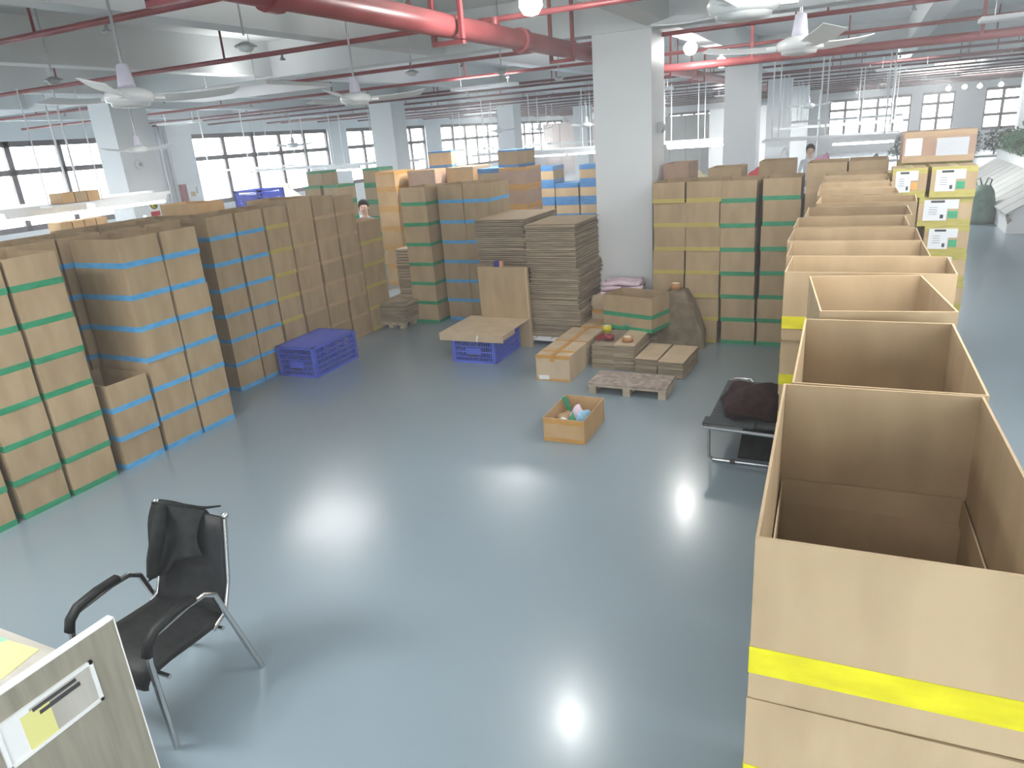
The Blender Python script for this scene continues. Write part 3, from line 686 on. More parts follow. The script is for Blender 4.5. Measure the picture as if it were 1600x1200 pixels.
# ------------------------------------------------------------------ flattened carton piles
GF = 'bundles of flattened cartons'
_sheet = {}
def flat_bundle(x, y, z, w, d, n, th, label, rz=0., jit=.012):
    t = thing('flat_carton_bundle', label, 'cardboard bundle', (x, y, z), rz + random.uniform(-.012, .012), GF)
    key = (w, d, th)
    if key not in _sheet:
        _sheet[key] = [MB().box(-w / 2, -d / 2, 0, w / 2, d / 2, th * .8).mesh('folded_sheet', 'card_grey') for _ in range(1)]
    for i in range(n):
        o = link('folded_sheet', _sheet[key][0], t, loc=(random.uniform(-jit, jit), random.uniform(-jit, jit), i * th), rot=(0, 0, random.uniform(-.012, .012)))
    return n * th
topm = {}
def pallet_pile(x, y, w, d, n_b, hb, wh, ns=7, rz=0.):
    z = .10
    for i in range(n_b):
        flat_bundle(x + random.uniform(-.02, .02), y + random.uniform(-.025, .025), z, w, d, ns, hb / ns, 'flattened carton bundle, %s of %s' % ('topmost' if i == n_b - 1 else ['lowest', 'second', 'third', 'fourth', 'fifth', 'sixth', 'seventh', 'eighth', 'ninth'][i], wh), rz)
        z += hb
def pallet(label, x, y, w, d, h, m_top='wood', m_leg='wood_edge', boards=7, solid=False):
    t = thing('pallet', label, 'pallet', (x, y, 0))
    for i in range(boards):
        bw = w / boards
        MB().box(-w / 2 + i * bw + (.0 if solid else .012), -d / 2, h - .022, -w / 2 + (i + 1) * bw - (.002 if solid else .012), d / 2, h).obj('board', m_top, t)
    for yy in (-d / 2 + .05, 0, d / 2 - .05):
        MB().box(-w / 2, yy - .05, h - .040, w / 2, yy + .05, h - .022).obj('stringer', m_leg, t)
        for xx in (-w / 2 + .05, 0, w / 2 - .05):
            MB().box(xx - .04, yy - .045, 0, xx + .04, yy + .045, h - .040).obj('block', m_leg, t)
    return t
pallet('white-edged pallet under the tall flattened carton piles', -3.97, 9.05, 1.62, .98, .10, 'white', 'white')
pallet_pile(-3.57, 9.07, .70, .92, 8, .19, 'the tall pile next to the middle pillar')
pallet_pile(-4.36, 9.30, .74, 1.15, 8, .197, 'the tall pile left of the pillar one')
# low piles in front of the pillar
def low_pile(x, y, w, d, n_b, hb, wh, z0=0., rz=0.):
    z = z0
    for i in range(n_b):
        flat_bundle(x, y, z, w, d, 6, hb / 6, 'small flattened bundle, %s of %s' % ('topmost' if i == n_b - 1 else ['lowest', 'second', 'third'][i], wh), rz, .006); z += hb
    return z
low_pile(-2.62, 8.12, .30, .70, 2, .15, 'the pile under the red tape', rz=.0)
low_pile(-2.36, 8.10, .25, .70, 3, .103, 'the pile under the brown tape roll')
low_pile(-2.06, 7.98, .265, .64, 2, .095, 'the low pile right of the tape rolls', rz=-.03)
low_pile(-1.755, 7.94, .29, .68, 2, .095, 'the low pile at the right end', rz=-.05)
# pale top sheets
for k, (x, y, z, w_, d_, rz) in enumerate([(-2.36, 8.1, .309, .25, .70, 0), (-2.06, 7.98, .190, .265, .64, -.03), (-1.755, 7.94, .190, .29, .68, -.05), (-3.57, 9.07, 1.62, .71, .93, 0), (-4.36, 9.30, 1.676, .75, 1.16, 0)]):
    t = thing('cardboard_sheet', ['tan sheet topping the pile with the tape roll', 'tan sheet topping the left low pile', 'tan sheet topping the right low pile', 'brown sheet topping the tall pile by the pillar', 'brown sheet topping the left tall pile'][k], 'cardboard', (x, y, z), rz)
    MB().box(-w_ / 2, -d_ / 2, 0, w_ / 2, d_ / 2, .006).obj('sheet', 'card_pale' if k < 3 else 'card', t)
# small pile at the far end of the left row
pallet('small pale pallet under the short pile at the end of the left row', -6.53, 9.28, .52, .66, .09, 'wood_edge', 'wood_edge', 4)
z = .09
for i in range(2):
    flat_bundle(-6.75 + .25, 9.28, z, .52, .66, 7, .155 / 7 * 1.0, 'flattened bundle at the end of the left row, %s' % ['lower', 'upper'][i]); z += .155
for i in range(3):
    flat_bundle(-6.62, 10.1, z * 0 + i * .37, .50, .6, 8, .37 / 8, 'upright-looking flattened bundle behind the end pile, %s' % ['lowest', 'middle', 'top'][i])

# ------------------------------------------------------------------ blue crates
def crate(label, x, y, z, w, d, h, rz=0., flip=False):
    t = thing('plastic_crate', label, 'crate', (x, y, z), rz, 'blue plastic crates')
    X, Y = w / 2, d / 2
    for sx in (-1, 1):
        for sy in (-1, 1): MB().box(sx * X - (.05 if sx > 0 else 0), sy * Y - (.05 if sy > 0 else 0), 0, sx * X + (.05 if sx < 0 else 0), sy * Y + (.05 if sy < 0 else 0), h).obj('corner_post', 'crate', t)
    def lid(z0, z1):
        if z1 - z0 < .02: return MB().box(-X, -Y, z0, X, Y, z1)
    zt = h - .012 if flip else 0
    MB().box(-X + .004, -Y + .004, zt, X - .004, Y - .004, zt + .012).obj('base_plate', 'crate', t)
    n = 6
    for i in range(n):
        zz0 = (h - .03) * i / (n - 1) if i else 0
        r = MB(); hh = .03 if i in (0, n - 1) else .014
        r.box(-X, -Y, zz0, X, -Y + .014, zz0 + hh); r.box(-X, Y - .014, zz0, X, Y, zz0 + hh); r.box(-X, -Y, zz0, -X + .014, Y, zz0 + hh); r.box(X - .014, -Y, zz0, X, Y, zz0 + hh)
        r.obj('horizontal_rib', 'crate', t)
    v = MB()
    for u in range(1, int(w / .032)): v.box(-X + u * .032, -Y + .003, .02, -X + u * .032 + .009, -Y + .010, h - .02); v.box(-X + u * .032, Y - .010, .02, -X + u * .032 + .009, Y - .003, h - .02)
    for u in range(1, int(d / .032)): v.box(-X + .003, -Y + u * .032, .02, -X + .010, -Y + u * .032 + .009, h - .02); v.box(X - .010, -Y + u * .032, .02, X - .003, -Y + u * .032 + .009, h - .02)
    tag(v.obj('upright_ribs', 'crate', t), kind='stuff')
    MB().box(-.11, -Y - .004, h * .3, .11, -Y + .016, h * .52).obj('handle_panel', 'crate', t)
    MB().box(-.07, -Y - .006, h * .24, .07, -Y - .003, h * .29).obj('handle_slot', 'dark', t)
    return t
crate('upturned blue plastic crate before the faded-yellow and tan columns', -6.36, 7.03, 0, .60, .90, .395, .03, True)
crate('blue plastic crate under the cardboard lid', -4.33, 8.02, 0, .62, .80, .385, .02)
# one nested behind/under the upturned one end: paper
# cardboard lid and leaning board
t = thing('cardboard_cover', 'tan cardboard lid with a folded front edge on the blue crate', 'cardboard', (-4.33, 8.02, .387), .02)
MB().box(-.45, -.44, 0, .46, .46, .012).obj('lid_panel', 'card_pale', t)
MB().box(-.45, -.452, -.085, .46, -.44, .012).obj('folded_edge', 'card_pale', t)
MB().box(.46, -.44, -.05, .468, -.1, .012).obj('folded_edge', 'card_pale', t)
t = thing('paper_tie', 'small white paper tie on the front of the cardboard lid', 'paper', (-4.22, 7.562, .36), .02)
MB().cbox((0, 0, -.01), (.02, .004, .08), rot=(0, .2, 0)).obj('strip', 'paper', t)
t = thing('flat_carton', 'large flat brown carton leaning upright behind the lidded crate', 'cardboard', (-4.22, 8.47, 0), rot=(.03, 0, 0))
MB().box(-.37, -.03, 0, .36, .03, 1.10).obj('panel', 'card_orange' if False else 'card', t)
MB().box(.335, -.032, .0, .362, -.03, 1.10).obj('edge_fold', 'card_pale', t)
t = thing('small_packet', 'small navy and peach packet standing on the leaning flat carton', 'packet', (-4.28, 8.44, 1.10))
MB().box(-.06, -.03, 0, .03, .03, .075).obj('navy_box', 'blue_paint', t); MB().box(.03, -.03, 0, .06, .03, .075).obj('peach_card', 'peach', t)

# ------------------------------------------------------------------ long cartons with orange tape
def orange_carton(label, x, y, z, w, d, h, cross=True, rz=0.):
    t = thing('closed_carton', label, 'carton', (x, y, z), rz, 'long cartons with orange tape')
    link('carton_body', carton_body(w, d, h, True, 'card_pale', False, True), t)
    q = MB(); e = .0016; X, Y = w / 2, d / 2
    q.box(-.03, -Y, h, .03, Y, h + e * 2.2); q.box(-.03, -Y - e * 2, h - .07, .03, -Y - e, h)
    if cross: q.box(-X, -Y * .45, h, X, -Y * .45 + .06, h + e * 1.5)
    q.box(-X, -Y - e, h - .035, X, -Y, h); q.box(-X, -Y - e, 0, X, -Y, .03); q.box(-X, -Y, h, X, -Y + .03, h + e)
    q.obj('tape_strip', 'tape_orange', t)
    return t
t = orange_carton('long tan carton with an orange tape cross, nearest on the floor', -3.055, 7.52, 0, .42, .62, .305)
MB().cbox((-.11, -.315, .04), (.13, .004, .05), rot=(0, -.05, 0)).obj('white_scrap', 'paper', t)
orange_carton('long tan carton with orange tape behind the crossed one', -3.06, 8.17, 0, .43, .62, .30, False)
orange_carton('tan carton with orange tape against the tall pile', -2.98, 8.79, 0, .40, .52, .30, False)
orange_carton('square tan carton under the creased one by the pillar', -2.95, 9.15, .0, .42, .42, .42, False)
t = thing('creased_carton', 'creased tan carton below the pink cloth', 'carton', (-2.93, 9.20, .422))
q = MB(); q.prism([(-.23, 0), (.23, 0), (.25, .05), (.24, .14), (.18, .19), (-.17, .20), (-.25, .16), (-.26, .06)], 'y', -.2, .2); q.obj('carton_body', 'card_pale', t)
MB().cbox((-.12, -.205, .12), (.22, .012, .14), rot=(.12, .1, 0)).obj('folded_flap', 'card_pale', t)
# pink cloth
t = thing('folded_cloth', 'folded pale pink cloth lying on the creased carton by the pillar', 'cloth', (-2.80, 9.24, .62), .1)
def folded_cloth(w, d, layers, h, seed, m):
    rnd = random.Random(seed); out = []
    for L_ in range(layers):
        n = 14; vs = []; fs = []
        ph = rnd.uniform(0, 6)
        for i in range(n + 1):
            for j in range(8):
                u = i / n - .5; v = j / 7 - .5
                edge = 1 - max(abs(u), abs(v)) ** 4 * 8
                z = h / layers * (L_ + .5) + .012 * math.sin(u * 9 + ph) + .01 * math.sin(v * 8 + ph * 2) - .0 * edge
                vs.append((u * w * (1 - .04 * L_) + .015 * math.sin(v * 7 + ph), v * d * (1 - .05 * L_) + .015 * math.sin(u * 8), z))
        top = len(vs); vs += [(a, b, c - h / layers * .8) for a, b, c in vs]
        for i in range(n):
            for j in range(7):
                a = i * 8 + j; fs.append((a, a + 1, a + 9, a + 8)); fs.append((top + a, top + a + 8, top + a + 9, top + a + 1))
        for i in range(n):
            for j in (0, 7):
                a = i * 8 + j; fs.append((a, a + 8, top + a + 8, top + a))
        for j in range(7):
            for i in (0, n):
                a = i * 8 + j; fs.append((a, a + 1, top + a + 1, top + a))
        out.append(MB().add(vs, fs, 0, True))
    return out
for q in folded_cloth(.56, .34, 3, .19, 3, 'pink'): q.obj('fold', 'pink', t)
# green taped open carton on the low piles
t = carton(-2.46, 8.66, .302, .71, .44, .44, 'open carton with two green tape bands before the pillar', 'green-taped display carton', 'green', (.0, .05), rz=-.28, inset=False, jit=0)
del t['group']; link('tape_strip', tape_ring(.71, .44, .17, .225, 'tape_green'), t)
MB().lathe([(0, 0), (.03, 0), (.03, .003), (0, .003)], seg=12).obj('tape_tab', 'tape_green', t, loc=(0, -.222, .055), rot=(PI / 2, 0, 0))
t = low_pile(-2.46, 8.76, .56, .30, 2, .15, 'the pile hidden under the green-taped carton')
def tape_roll(label, x, y, z, r, h, m, rot=(0, 0, 0)):
    t = thing('tape_roll', label, 'tape roll', (x, y, z), rot=rot)
    MB().lathe([(r * .72, 0), (r, 0), (r, h), (r * .72, h), (r * .72, 0)], seg=24).obj('tape', m, t)
    MB().lathe([(r * .62, .001), (r * .72, .001), (r * .72, h + .001), (r * .62, h + .001), (r * .62, .001)], seg=24).obj('core', 'core', t)
    MB().lathe([(0, h * .3), (r * .62, h * .3)], seg=16).obj('core_fill', 'paper', t)
tape_roll('brown tape roll lying on the low flattened pile', -2.36, 7.92, .316, .066, .06, 'tape_brown')
tape_roll('yellow tape roll resting on the maroon one', -2.66, 8.06, .385, .055, .075, 'tape_yellow')
tape_roll('brown tape roll on the kraft paper parcel by the yellow column', -2.01, 8.90, .74, .068, .085, 'tape_brown')
t = thing('tape_dispenser', 'maroon tape dispenser on the low flattened pile', 'dispenser', (-2.66, 7.98, .315))
MB().lathe([(.03, 0), (.06, 0), (.06, .05), (.03, .05), (.03, 0)], (0, 0, 0), 18).obj('roll', 'maroon', t, loc=(.05, 0, .0))
MB().cbox((-.05, -.02, .03), (.11, .05, .05), rot=(0, -.5, .5)).obj('handle', 'maroon', t)
# kraft paper parcel
t = thing('kraft_parcel', 'slumped brown kraft paper parcel before the yellow columns', 'parcel', (-1.93, 8.92, 0))
q = MB()
prof = [(0, .33, .17), (.2, .31, .16), (.42, .26, .15), (.60, .19, .14), (.72, .13, .12), (.74, .12, .11)]
vs = []; sg = 20
rnd = random.Random(4)
for (z, a, b) in prof:
    for k in range(sg):
        an = 2 * PI * k / sg; cr = abs(math.cos(an)) ** .5 * (1 if math.cos(an) > 0 else -1); sr = abs(math.sin(an)) ** .5 * (1 if math.sin(an) > 0 else -1)
        j = 1 + rnd.uniform(-.12, .10)
        vs.append((a * cr * j - .06 * z / .7, b * sr * j, z))
fs = [(i * sg + k, i * sg + (k + 1) % sg, (i + 1) * sg + (k + 1) % sg, (i + 1) * sg + k) for i in range(len(prof) - 1) for k in range(sg)] + [tuple(range(sg)), tuple(range((len(prof) - 1) * sg, len(prof) * sg))[::-1]]
q.add(vs, fs, 0, False).obj('wrapping', 'brown_paper', t)
MB().box(-.3, -.22, .0, .1, -.15, .10).obj('paper_flap', 'card_grey', t)
# wooden pallet in front
t = pallet('low wooden pallet with a stained board top before the flattened piles', -2.09, 7.14, .87, .44, .125, 'wood', 'wood_edge', 1, True)

# small open box with scraps
bx_ = carton(-2.31, 5.93, 0, .405, .62, .235, 'small shallow open carton with scraps, alone on the floor', None, None, m='card_orange', rz=.02, inset=False, jit=0)
MB().box(-.204, -.3115, .0, .204, -.31, .04).obj('tape_strip', 'tape_orange', bx_); MB().box(-.204, -.3115, .18, .204, -.31, .225).obj('tape_strip', 'tape_orange', bx_)
t = thing('plastic_wrapper', 'light blue wrapper in the small shallow carton', 'wrapper', (-2.205, 5.88, .01), -.18)
q = blob(.045, .17, .15, .12, 11, 3); q.obj('film', 'sky_blue', t)
t = thing('plastic_wrapper', 'crumpled pinkish clear wrapper in the small shallow carton', 'wrapper', (-2.31, 6.0, .01)); blob(.09, .10, .14, .3, 12, 3).obj('film', 'g_pink' if False else 'pink', t)
t = thing('paper_scrap', 'white paper scrap at the front of the small shallow carton', 'scrap', (-2.33, 5.69, .01)); blob(.06, .05, .16, .15, 13, 2).obj('paper', 'paper', t)
t = thing('plastic_wrapper', 'dull orange clear wrapper at the left of the small shallow carton', 'wrapper', (-2.42, 5.95, .01)); blob(.07, .18, .09, .3, 14, 3).obj('film', 'tape_tan', t)
t = thing('tape_scrap', 'green tape strip standing at the back of the small shallow carton', 'scrap', (-2.44, 6.12, .01), .2)
q = MB(); q.cbox((0, 0, .13), (.05, .004, .26), rot=(0, -.35, 0)); q.obj('strip', 'tape_green', t)
t = thing('tape_scrap', 'crumpled green tape at the front of the small shallow carton', 'scrap', (-2.255, 5.70, .01)); blob(.05, .04, .17, .35, 15, 2).obj('strip', 'tape_green', t)

# ------------------------------------------------------------------ cot with blanket
t = thing('folding_cot', 'grey folding cot with steel legs beside the open carton row', 'cot', (0, 0, 0))
MB().box(-1.0, 5.62, .335, -.40, 6.72, .350).obj('canvas', 'cloth_grey', t)
MB().tube([(-1.03, 5.58, .325), (-.40, 5.53, .325)], .016).obj('end_rail', 'chrome', t)
MB().tube([(-1.0, 5.58, .33), (-.98, 6.72, .33)], .016).obj('side_rail', 'steel', t); MB().tube([(-.41, 5.55, .33), (-.41, 6.72, .33)], .016).obj('side_rail', 'steel', t)
MB().tube([(-.98, 6.64, .33), (-.985, 6.74, .34), (-.93, 6.80, .345), (-.80, 6.80, .345), (-.76, 6.72, .34)], .013).obj('end_loop', 'chrome', t)
for (y0, y1) in ((5.60, 5.62), (6.55, 6.5)):
    MB().tube([(-.98, y0, .32), (-.98, y1, .10), (-.975, y1, .04), (-.94, y1, .016), (-.46, y1, .016), (-.43, y1, .04), (-.43, y0, .32)], .014).obj('leg', 'chrome', t)
MB().tube([(-.80, 5.62, .016), (-.76, 5.62, .016)], .021).obj('foot_sleeve', 'dark', t)
MB().box(-1.03, 5.57, .350, -.62, 5.72, .366).obj('pad', 'cloth_grey', t); MB().box(-.87, 5.72, .350, -.77, 6.35, .362).obj('strap', 'cloth_grey', t)
MB().box(-.98, 6.15, .352, -.80, 6.24, .372).obj('strap', 'cloth_black', t)
MB().box(-.75, 5.63, .0, -.31, 5.66, .32).obj('hanging_canvas', 'cloth_black', t) if False else MB().cbox((-.585, 5.95, .17), (.33, .60, .012), rot=(.50, 0, 0)).obj('folded_section', 'cloth_black', t)
t = thing('blanket', 'crumpled dark brown blanket heaped on the cot', 'blanket', (-.665, 6.0, .352))
q = blob(.26, .33, .17, .16, 21, 4); q.obj('fabric', 'cloth_brown', t)

# ------------------------------------------------------------------ visitor chair with jacket
ch = thing('visitor_chair', 'black armchair with chrome tube frame at bottom left', 'chair', (-3.12, 1.93, 0), .02)
# local: faces -y, width x +-.27, back at +y
for s in (-1, 1):
    x = .275 * s
    MB().tube([(x, -.27, 0), (x * .99, -.275, .30), (x, -.28, .52), (x, -.27, .60), (x, -.22, .645), (x, -.02, .665), (x, .08, .66), (x, .14, .62), (x, .22, .36), (x, .33, 0)], .0165, 10).obj('side_frame', 'chrome', ch)
    # arm pad
    pts = [(x, -.285, .565), (x, -.265, .625), (x, -.215, .665), (x, -.10, .682), (x, .02, .682)]
    a = MB(); n = len(pts); vs = []
    for i, p in enumerate(pts):
        pv = Vector(pts[min(i + 1, n - 1)]) - Vector(pts[max(i - 1, 0)]); pv.normalize(); nn = Vector((0, -pv.z, pv.y))
        for (u, v) in ((-.024, -.012), (.024, -.012), (.028, .004), (.018, .018), (-.018, .018), (-.028, .004)):
            vs.append(Vector(p) + Vector((u, 0, 0)) + nn * v)
    fs = [(i * 6 + k, i * 6 + (k + 1) % 6, (i + 1) * 6 + (k + 1) % 6, (i + 1) * 6 + k) for i in range(n - 1) for k in range(6)] + [(0, 1, 2, 3, 4, 5), tuple(range(6 * n - 6, 6 * n))[::-1]]
    a.add(vs, fs, 0, True).obj('arm_pad', 'black', ch)
    MB().tube([(x * .93, .10, .42), (x * .93, .20, .47), (x * .93, .26, .62), (x * .93, .33, .97)], .011, 8).obj('back_rail', 'chrome', ch)
    MB().lathe([(0, .018), (.017, .01), (.019, 0), (.017, -.012), (0, -.015)], seg=12).obj('end_cap', 'chrome', ch, loc=(x * .93, .333, .975))
MB().tube([(-.27, .15, .40), (.27, .15, .40)], .012).obj('cross_bar', 'chrome', ch); MB().tube([(-.27, -.2, .38), (.27, -.2, .38)], .012).obj('cross_bar', 'chrome', ch)
def cushion(pts, wx, th, name, taper=0.):
    """a padded sling following the y-z path pts"""
    q = MB(); n = len(pts); vs = []; K = 10
    for i, p in enumerate(pts):
        pv = (Vector((0, *pts[min(i + 1, n - 1)])) - Vector((0, *pts[max(i - 1, 0)]))).normalized(); nn = Vector((0, -pv.z, pv.y))
        ed = 1 if 0 < i < n - 1 else .5
        for k in range(K):
            an = 2 * PI * k / K; cx = math.copysign(abs(math.cos(an)) ** .35, math.cos(an)); sx = math.copysign(abs(math.sin(an)) ** .6, math.sin(an))
            vs.append(Vector((cx * wx * (1 - taper * i / n), p[0], p[1])) + nn * (sx * th * ed))
    fs = [(i * K + k, i * K + (k + 1) % K, (i + 1) * K + (k + 1) % K, (i + 1) * K + k) for i in range(n - 1) for k in range(K)] + [tuple(range(K)), tuple(range(K * n - K, K * n))[::-1]]
    return q.add(vs, fs, 0, True)
cushion([(-.31, .385), (-.305, .42), (-.27, .45), (-.15, .455), (0, .445), (.12, .44), (.2, .455)], .258, .036, 'seat').obj('seat', 'black', ch)
cushion([(.17, .44), (.215, .50), (.245, .60), (.275, .72), (.305, .86), (.328, .965)], .25, .020, 'back').obj('backrest', 'black', ch)
j = thing('draped_jacket', 'black jacket draped over the back of the chrome armchair', 'jacket', (-3.12, 1.93, 0), .02)
def jacket(front, x0, x1, zb, off):
    q = MB(); n, mcols = 12, 10; vs = []; fs = []
    for i in range(n + 1):
        u = i / n
        for k in range(mcols + 1):
            v = k / mcols; x = x0 + (x1 - x0) * v
            z = .985 - (.985 - zb(v)) * u; yb = .333 - (.985 - z) * .30
            wv = .012 * math.sin(v * 13 + u * 2) * u + .01 * math.sin(v * 5 + u * 5)
            x += (.03 * math.sin(u * 3 + v * 4)) * u
            vs.append((x, yb + front * (off + wv + .022 * math.sin(min(1, u * 4) * PI / 2)), z))
    w_ = mcols + 1; top = len(vs)
    vs += [(a, b - front * .008, c) for a, b, c in vs]
    for i in range(n):
        for k in range(mcols):
            a = i * w_ + k; fs.append((a, a + 1, a + w_ + 1, a + w_)); fs.append((top + a, top + a + w_, top + a + w_ + 1, top + a + 1))
    for i in range(n):
        for k in (0, mcols): a = i * w_ + k; fs.append((a, a + w_, top + a + w_, top + a))
    for k in range(mcols):
        for i in (0, n): a = i * w_ + k; fs.append((a, a + 1, top + a + 1, top + a))
    return q.add(vs, fs, 0, True)
jacket(-1, -.265, .12, lambda v: .56 + .16 * v + (.05 if v > .5 else 0), .015).obj('front_panel', 'cloth_black', j)
jacket(1, -.26, .12, lambda v: .70 + .1 * v, .015).obj('back_panel', 'cloth_black', j)
MB().tube([(-.16, .29, .985), (-.12, .24, .96), (-.13, .20, .85), (-.17, .17, .72), (-.20, .16, .62)], [.025, .034, .038, .036, .03], 10).obj('sleeve', 'cloth_black', j)
MB().add([(-.25, .30, .99), (.10, .34, .992), (.16, .40, .985), (.05, .38, .97), (-.22, .36, .975), (-.25, .30, .98), (.10, .34, .982), (.16, .40, .975)], [(0, 1, 2, 3, 4), (5, 6, 7), (0, 1, 6, 5), (1, 2, 7, 6)]).obj('collar', 'cloth_black', j)

# ------------------------------------------------------------------ desk with screen
dk = thing('office_desk', 'grey wood-grain desk with a raised end panel at the bottom left corner', 'desk', (0, 0, 0))
MB().box(-4.3, .1, .725, -2.66, 1.40, .75).obj('desk_top', 'desk_top', dk)
MB().box(-2.655, -.2, 0, -2.62, 1.435, 1.0).obj('end_panel', 'desk', dk)
MB().box(-2.657, -.2, 1.0, -2.618, 1.437, 1.006).obj('edge_band', 'desk_edge', dk); MB().box(-2.657, 1.435, 0, -2.618, 1.44, 1.006).obj('edge_band', 'desk_edge', dk)
MB().box(-4.3, 1.28, 0, -4.26, 1.38, .725).obj('leg', 'steel', dk); MB().box(-2.72, .1, 0, -2.66, .16, .725).obj('leg', 'steel', dk)
pk = thing('document_pocket', 'clear framed document pocket on the desk end panel', 'frame', (-2.62, 0, 0))
f = MB(); y0, y1, z0, z1 = .93, 1.305, .705, .90
f.box(0, y0, z0, .012, y1, z0 + .014); f.box(0, y0, z1 - .014, .012, y1, z1); f.box(0, y0, z0, .012, y0 + .014, z1); f.box(0, y1 - .014, z0, .012, y1, z1)
f.obj('frame', 'white_gloss', pk)
MB().box(.001, y0 + .01, z0 + .01, .004, y1 - .01, z1 - .01).obj('backing_sheet', 'desk_top', pk)
MB().box(.004, y0 + .012, z0 + .012, .006, y0 + .12, z1 - .015).obj('white_sheet', 'paper', pk)
MB().box(.005, y0 + .085, z0 + .014, .007, y0 + .19, z1 - .03).obj('yellow_sheet', 'paper_yellow', pk)
MB().box(.004, y0 + .13, z1 - .040, .009, y1 - .075, z1 - .028).obj('dark_strip', 'dark', pk); MB().box(.004, y0 + .15, z1 - .068, .009, y1 - .065, z1 - .052).obj('dark_strip', 'dark', pk)
t = thing('paper_sheet', 'yellow sheet with a green corner lying on the desk', 'paper', (-3.25, 1.26, .7505))
MB().add([(-.20, .09, 0), (.13, .11, 0), (.165, -.07, 0), (-.20, -.10, 0), (-.20, .09, .002), (.13, .11, .002), (.165, -.07, .002), (-.20, -.10, .002)], [(0, 3, 2, 1), (4, 5, 6, 7), (0, 1, 5, 4), (1, 2, 6, 5), (2, 3, 7, 6), (3, 0, 4, 7)]).obj('sheet', 'paper_yellow', t)
MB().add([(-.20, .095, .0025), (-.08, .10, .0025), (-.14, -.02, .0025), (-.20, -.05, .0025)], [(0, 3, 2, 1)]).obj('green_corner', 'paper_green', t)

# ------------------------------------------------------------------ things behind and on the left row
crate('blue plastic crate on top of the left cartons before the window', -8.27, 8.44, 1.985, .52, .52, .26, .0)
column(-8.27, 8.44, .54, .54, 7, 'tan', 'the stack carrying the upper blue crate', GL, hide=5, h=.283, htop=.285)
t = thing('cloth_sack', 'pale tied sack on top of the left cartons', 'sack', (-8.3, 9.10, 1.975))
q = MB(); q.lathe([(.0, 0), (.20, 0), (.23, .04), (.19, .10), (.09, .19), (.04, .24), (.05, .29), (0, .30)], seg=14); q.obj('sack_body', 'sack', t)
column(-8.3, 9.12, .54, .56, 7, 'tan', 'the stack under the pale sack', GL, hide=5, h=.283, htop=.275)
t = carton(-8.38, 7.25, 1.90, .74, .44, .28, 'brightly lit open tan carton on the third row at left', None, 'orange', m='card_orange', rz=.0, jit=0)
column(-8.38, 7.25, .74, .46, 6, 'tan', 'the stack under the bright open carton', GL, hide=5, h=.317, htop=.315)
# rack with small cartons, far left
t = thing('metal_rack', 'white metal rack at far left carrying four small tan cartons', 'rack', (-11.3, 0, 0))
for zz in (.6, 1.2, 1.78): MB().box(-.35, 4.5, zz - .03, .35, 9.0, zz).obj('shelf', 'white', t)
for yy in (4.5, 6.0, 7.5, 8.96):
    for xx in (-.35, .31): MB().box(xx, yy, 0, xx + .04, yy + .04, 1.85).obj('upright', 'white', t)
for k in range(4): carton(-11.15, 7.10 + .20 * k, 1.78, .3, .185, .19, ['leftmost', 'second', 'third', 'rightmost'][k] + ' of four small tan cartons on the far-left rack', 'small cartons on the far-left rack', None, m='card_orange', top=True, jit=.004)
for k in range(3): carton(-11.2, 7.28 + .215 * k, 2.235, .3, .2, .16, ['left', 'middle', 'right'][k] + ' of three small cartons above the bright tube at far left', 'small cartons above the light rail', None, m='card_orange' if k != 1 else 'card', top=True, jit=.004)
t = thing('wall_shelf', 'narrow white shelf board above the bright tube at far left', 'shelf', (-11.2, 7.5, 2.20)); MB().box(-.16, -.5, 0, .16, .5, .03).obj('board', 'white', t); MB().tube([(0, -.45, .03), (0, -.45, 1.7)], .01, 6).obj('rod', 'white', t); MB().tube([(0, .45, .03), (0, .45, 1.7)], .01, 6).obj('rod', 'white', t)

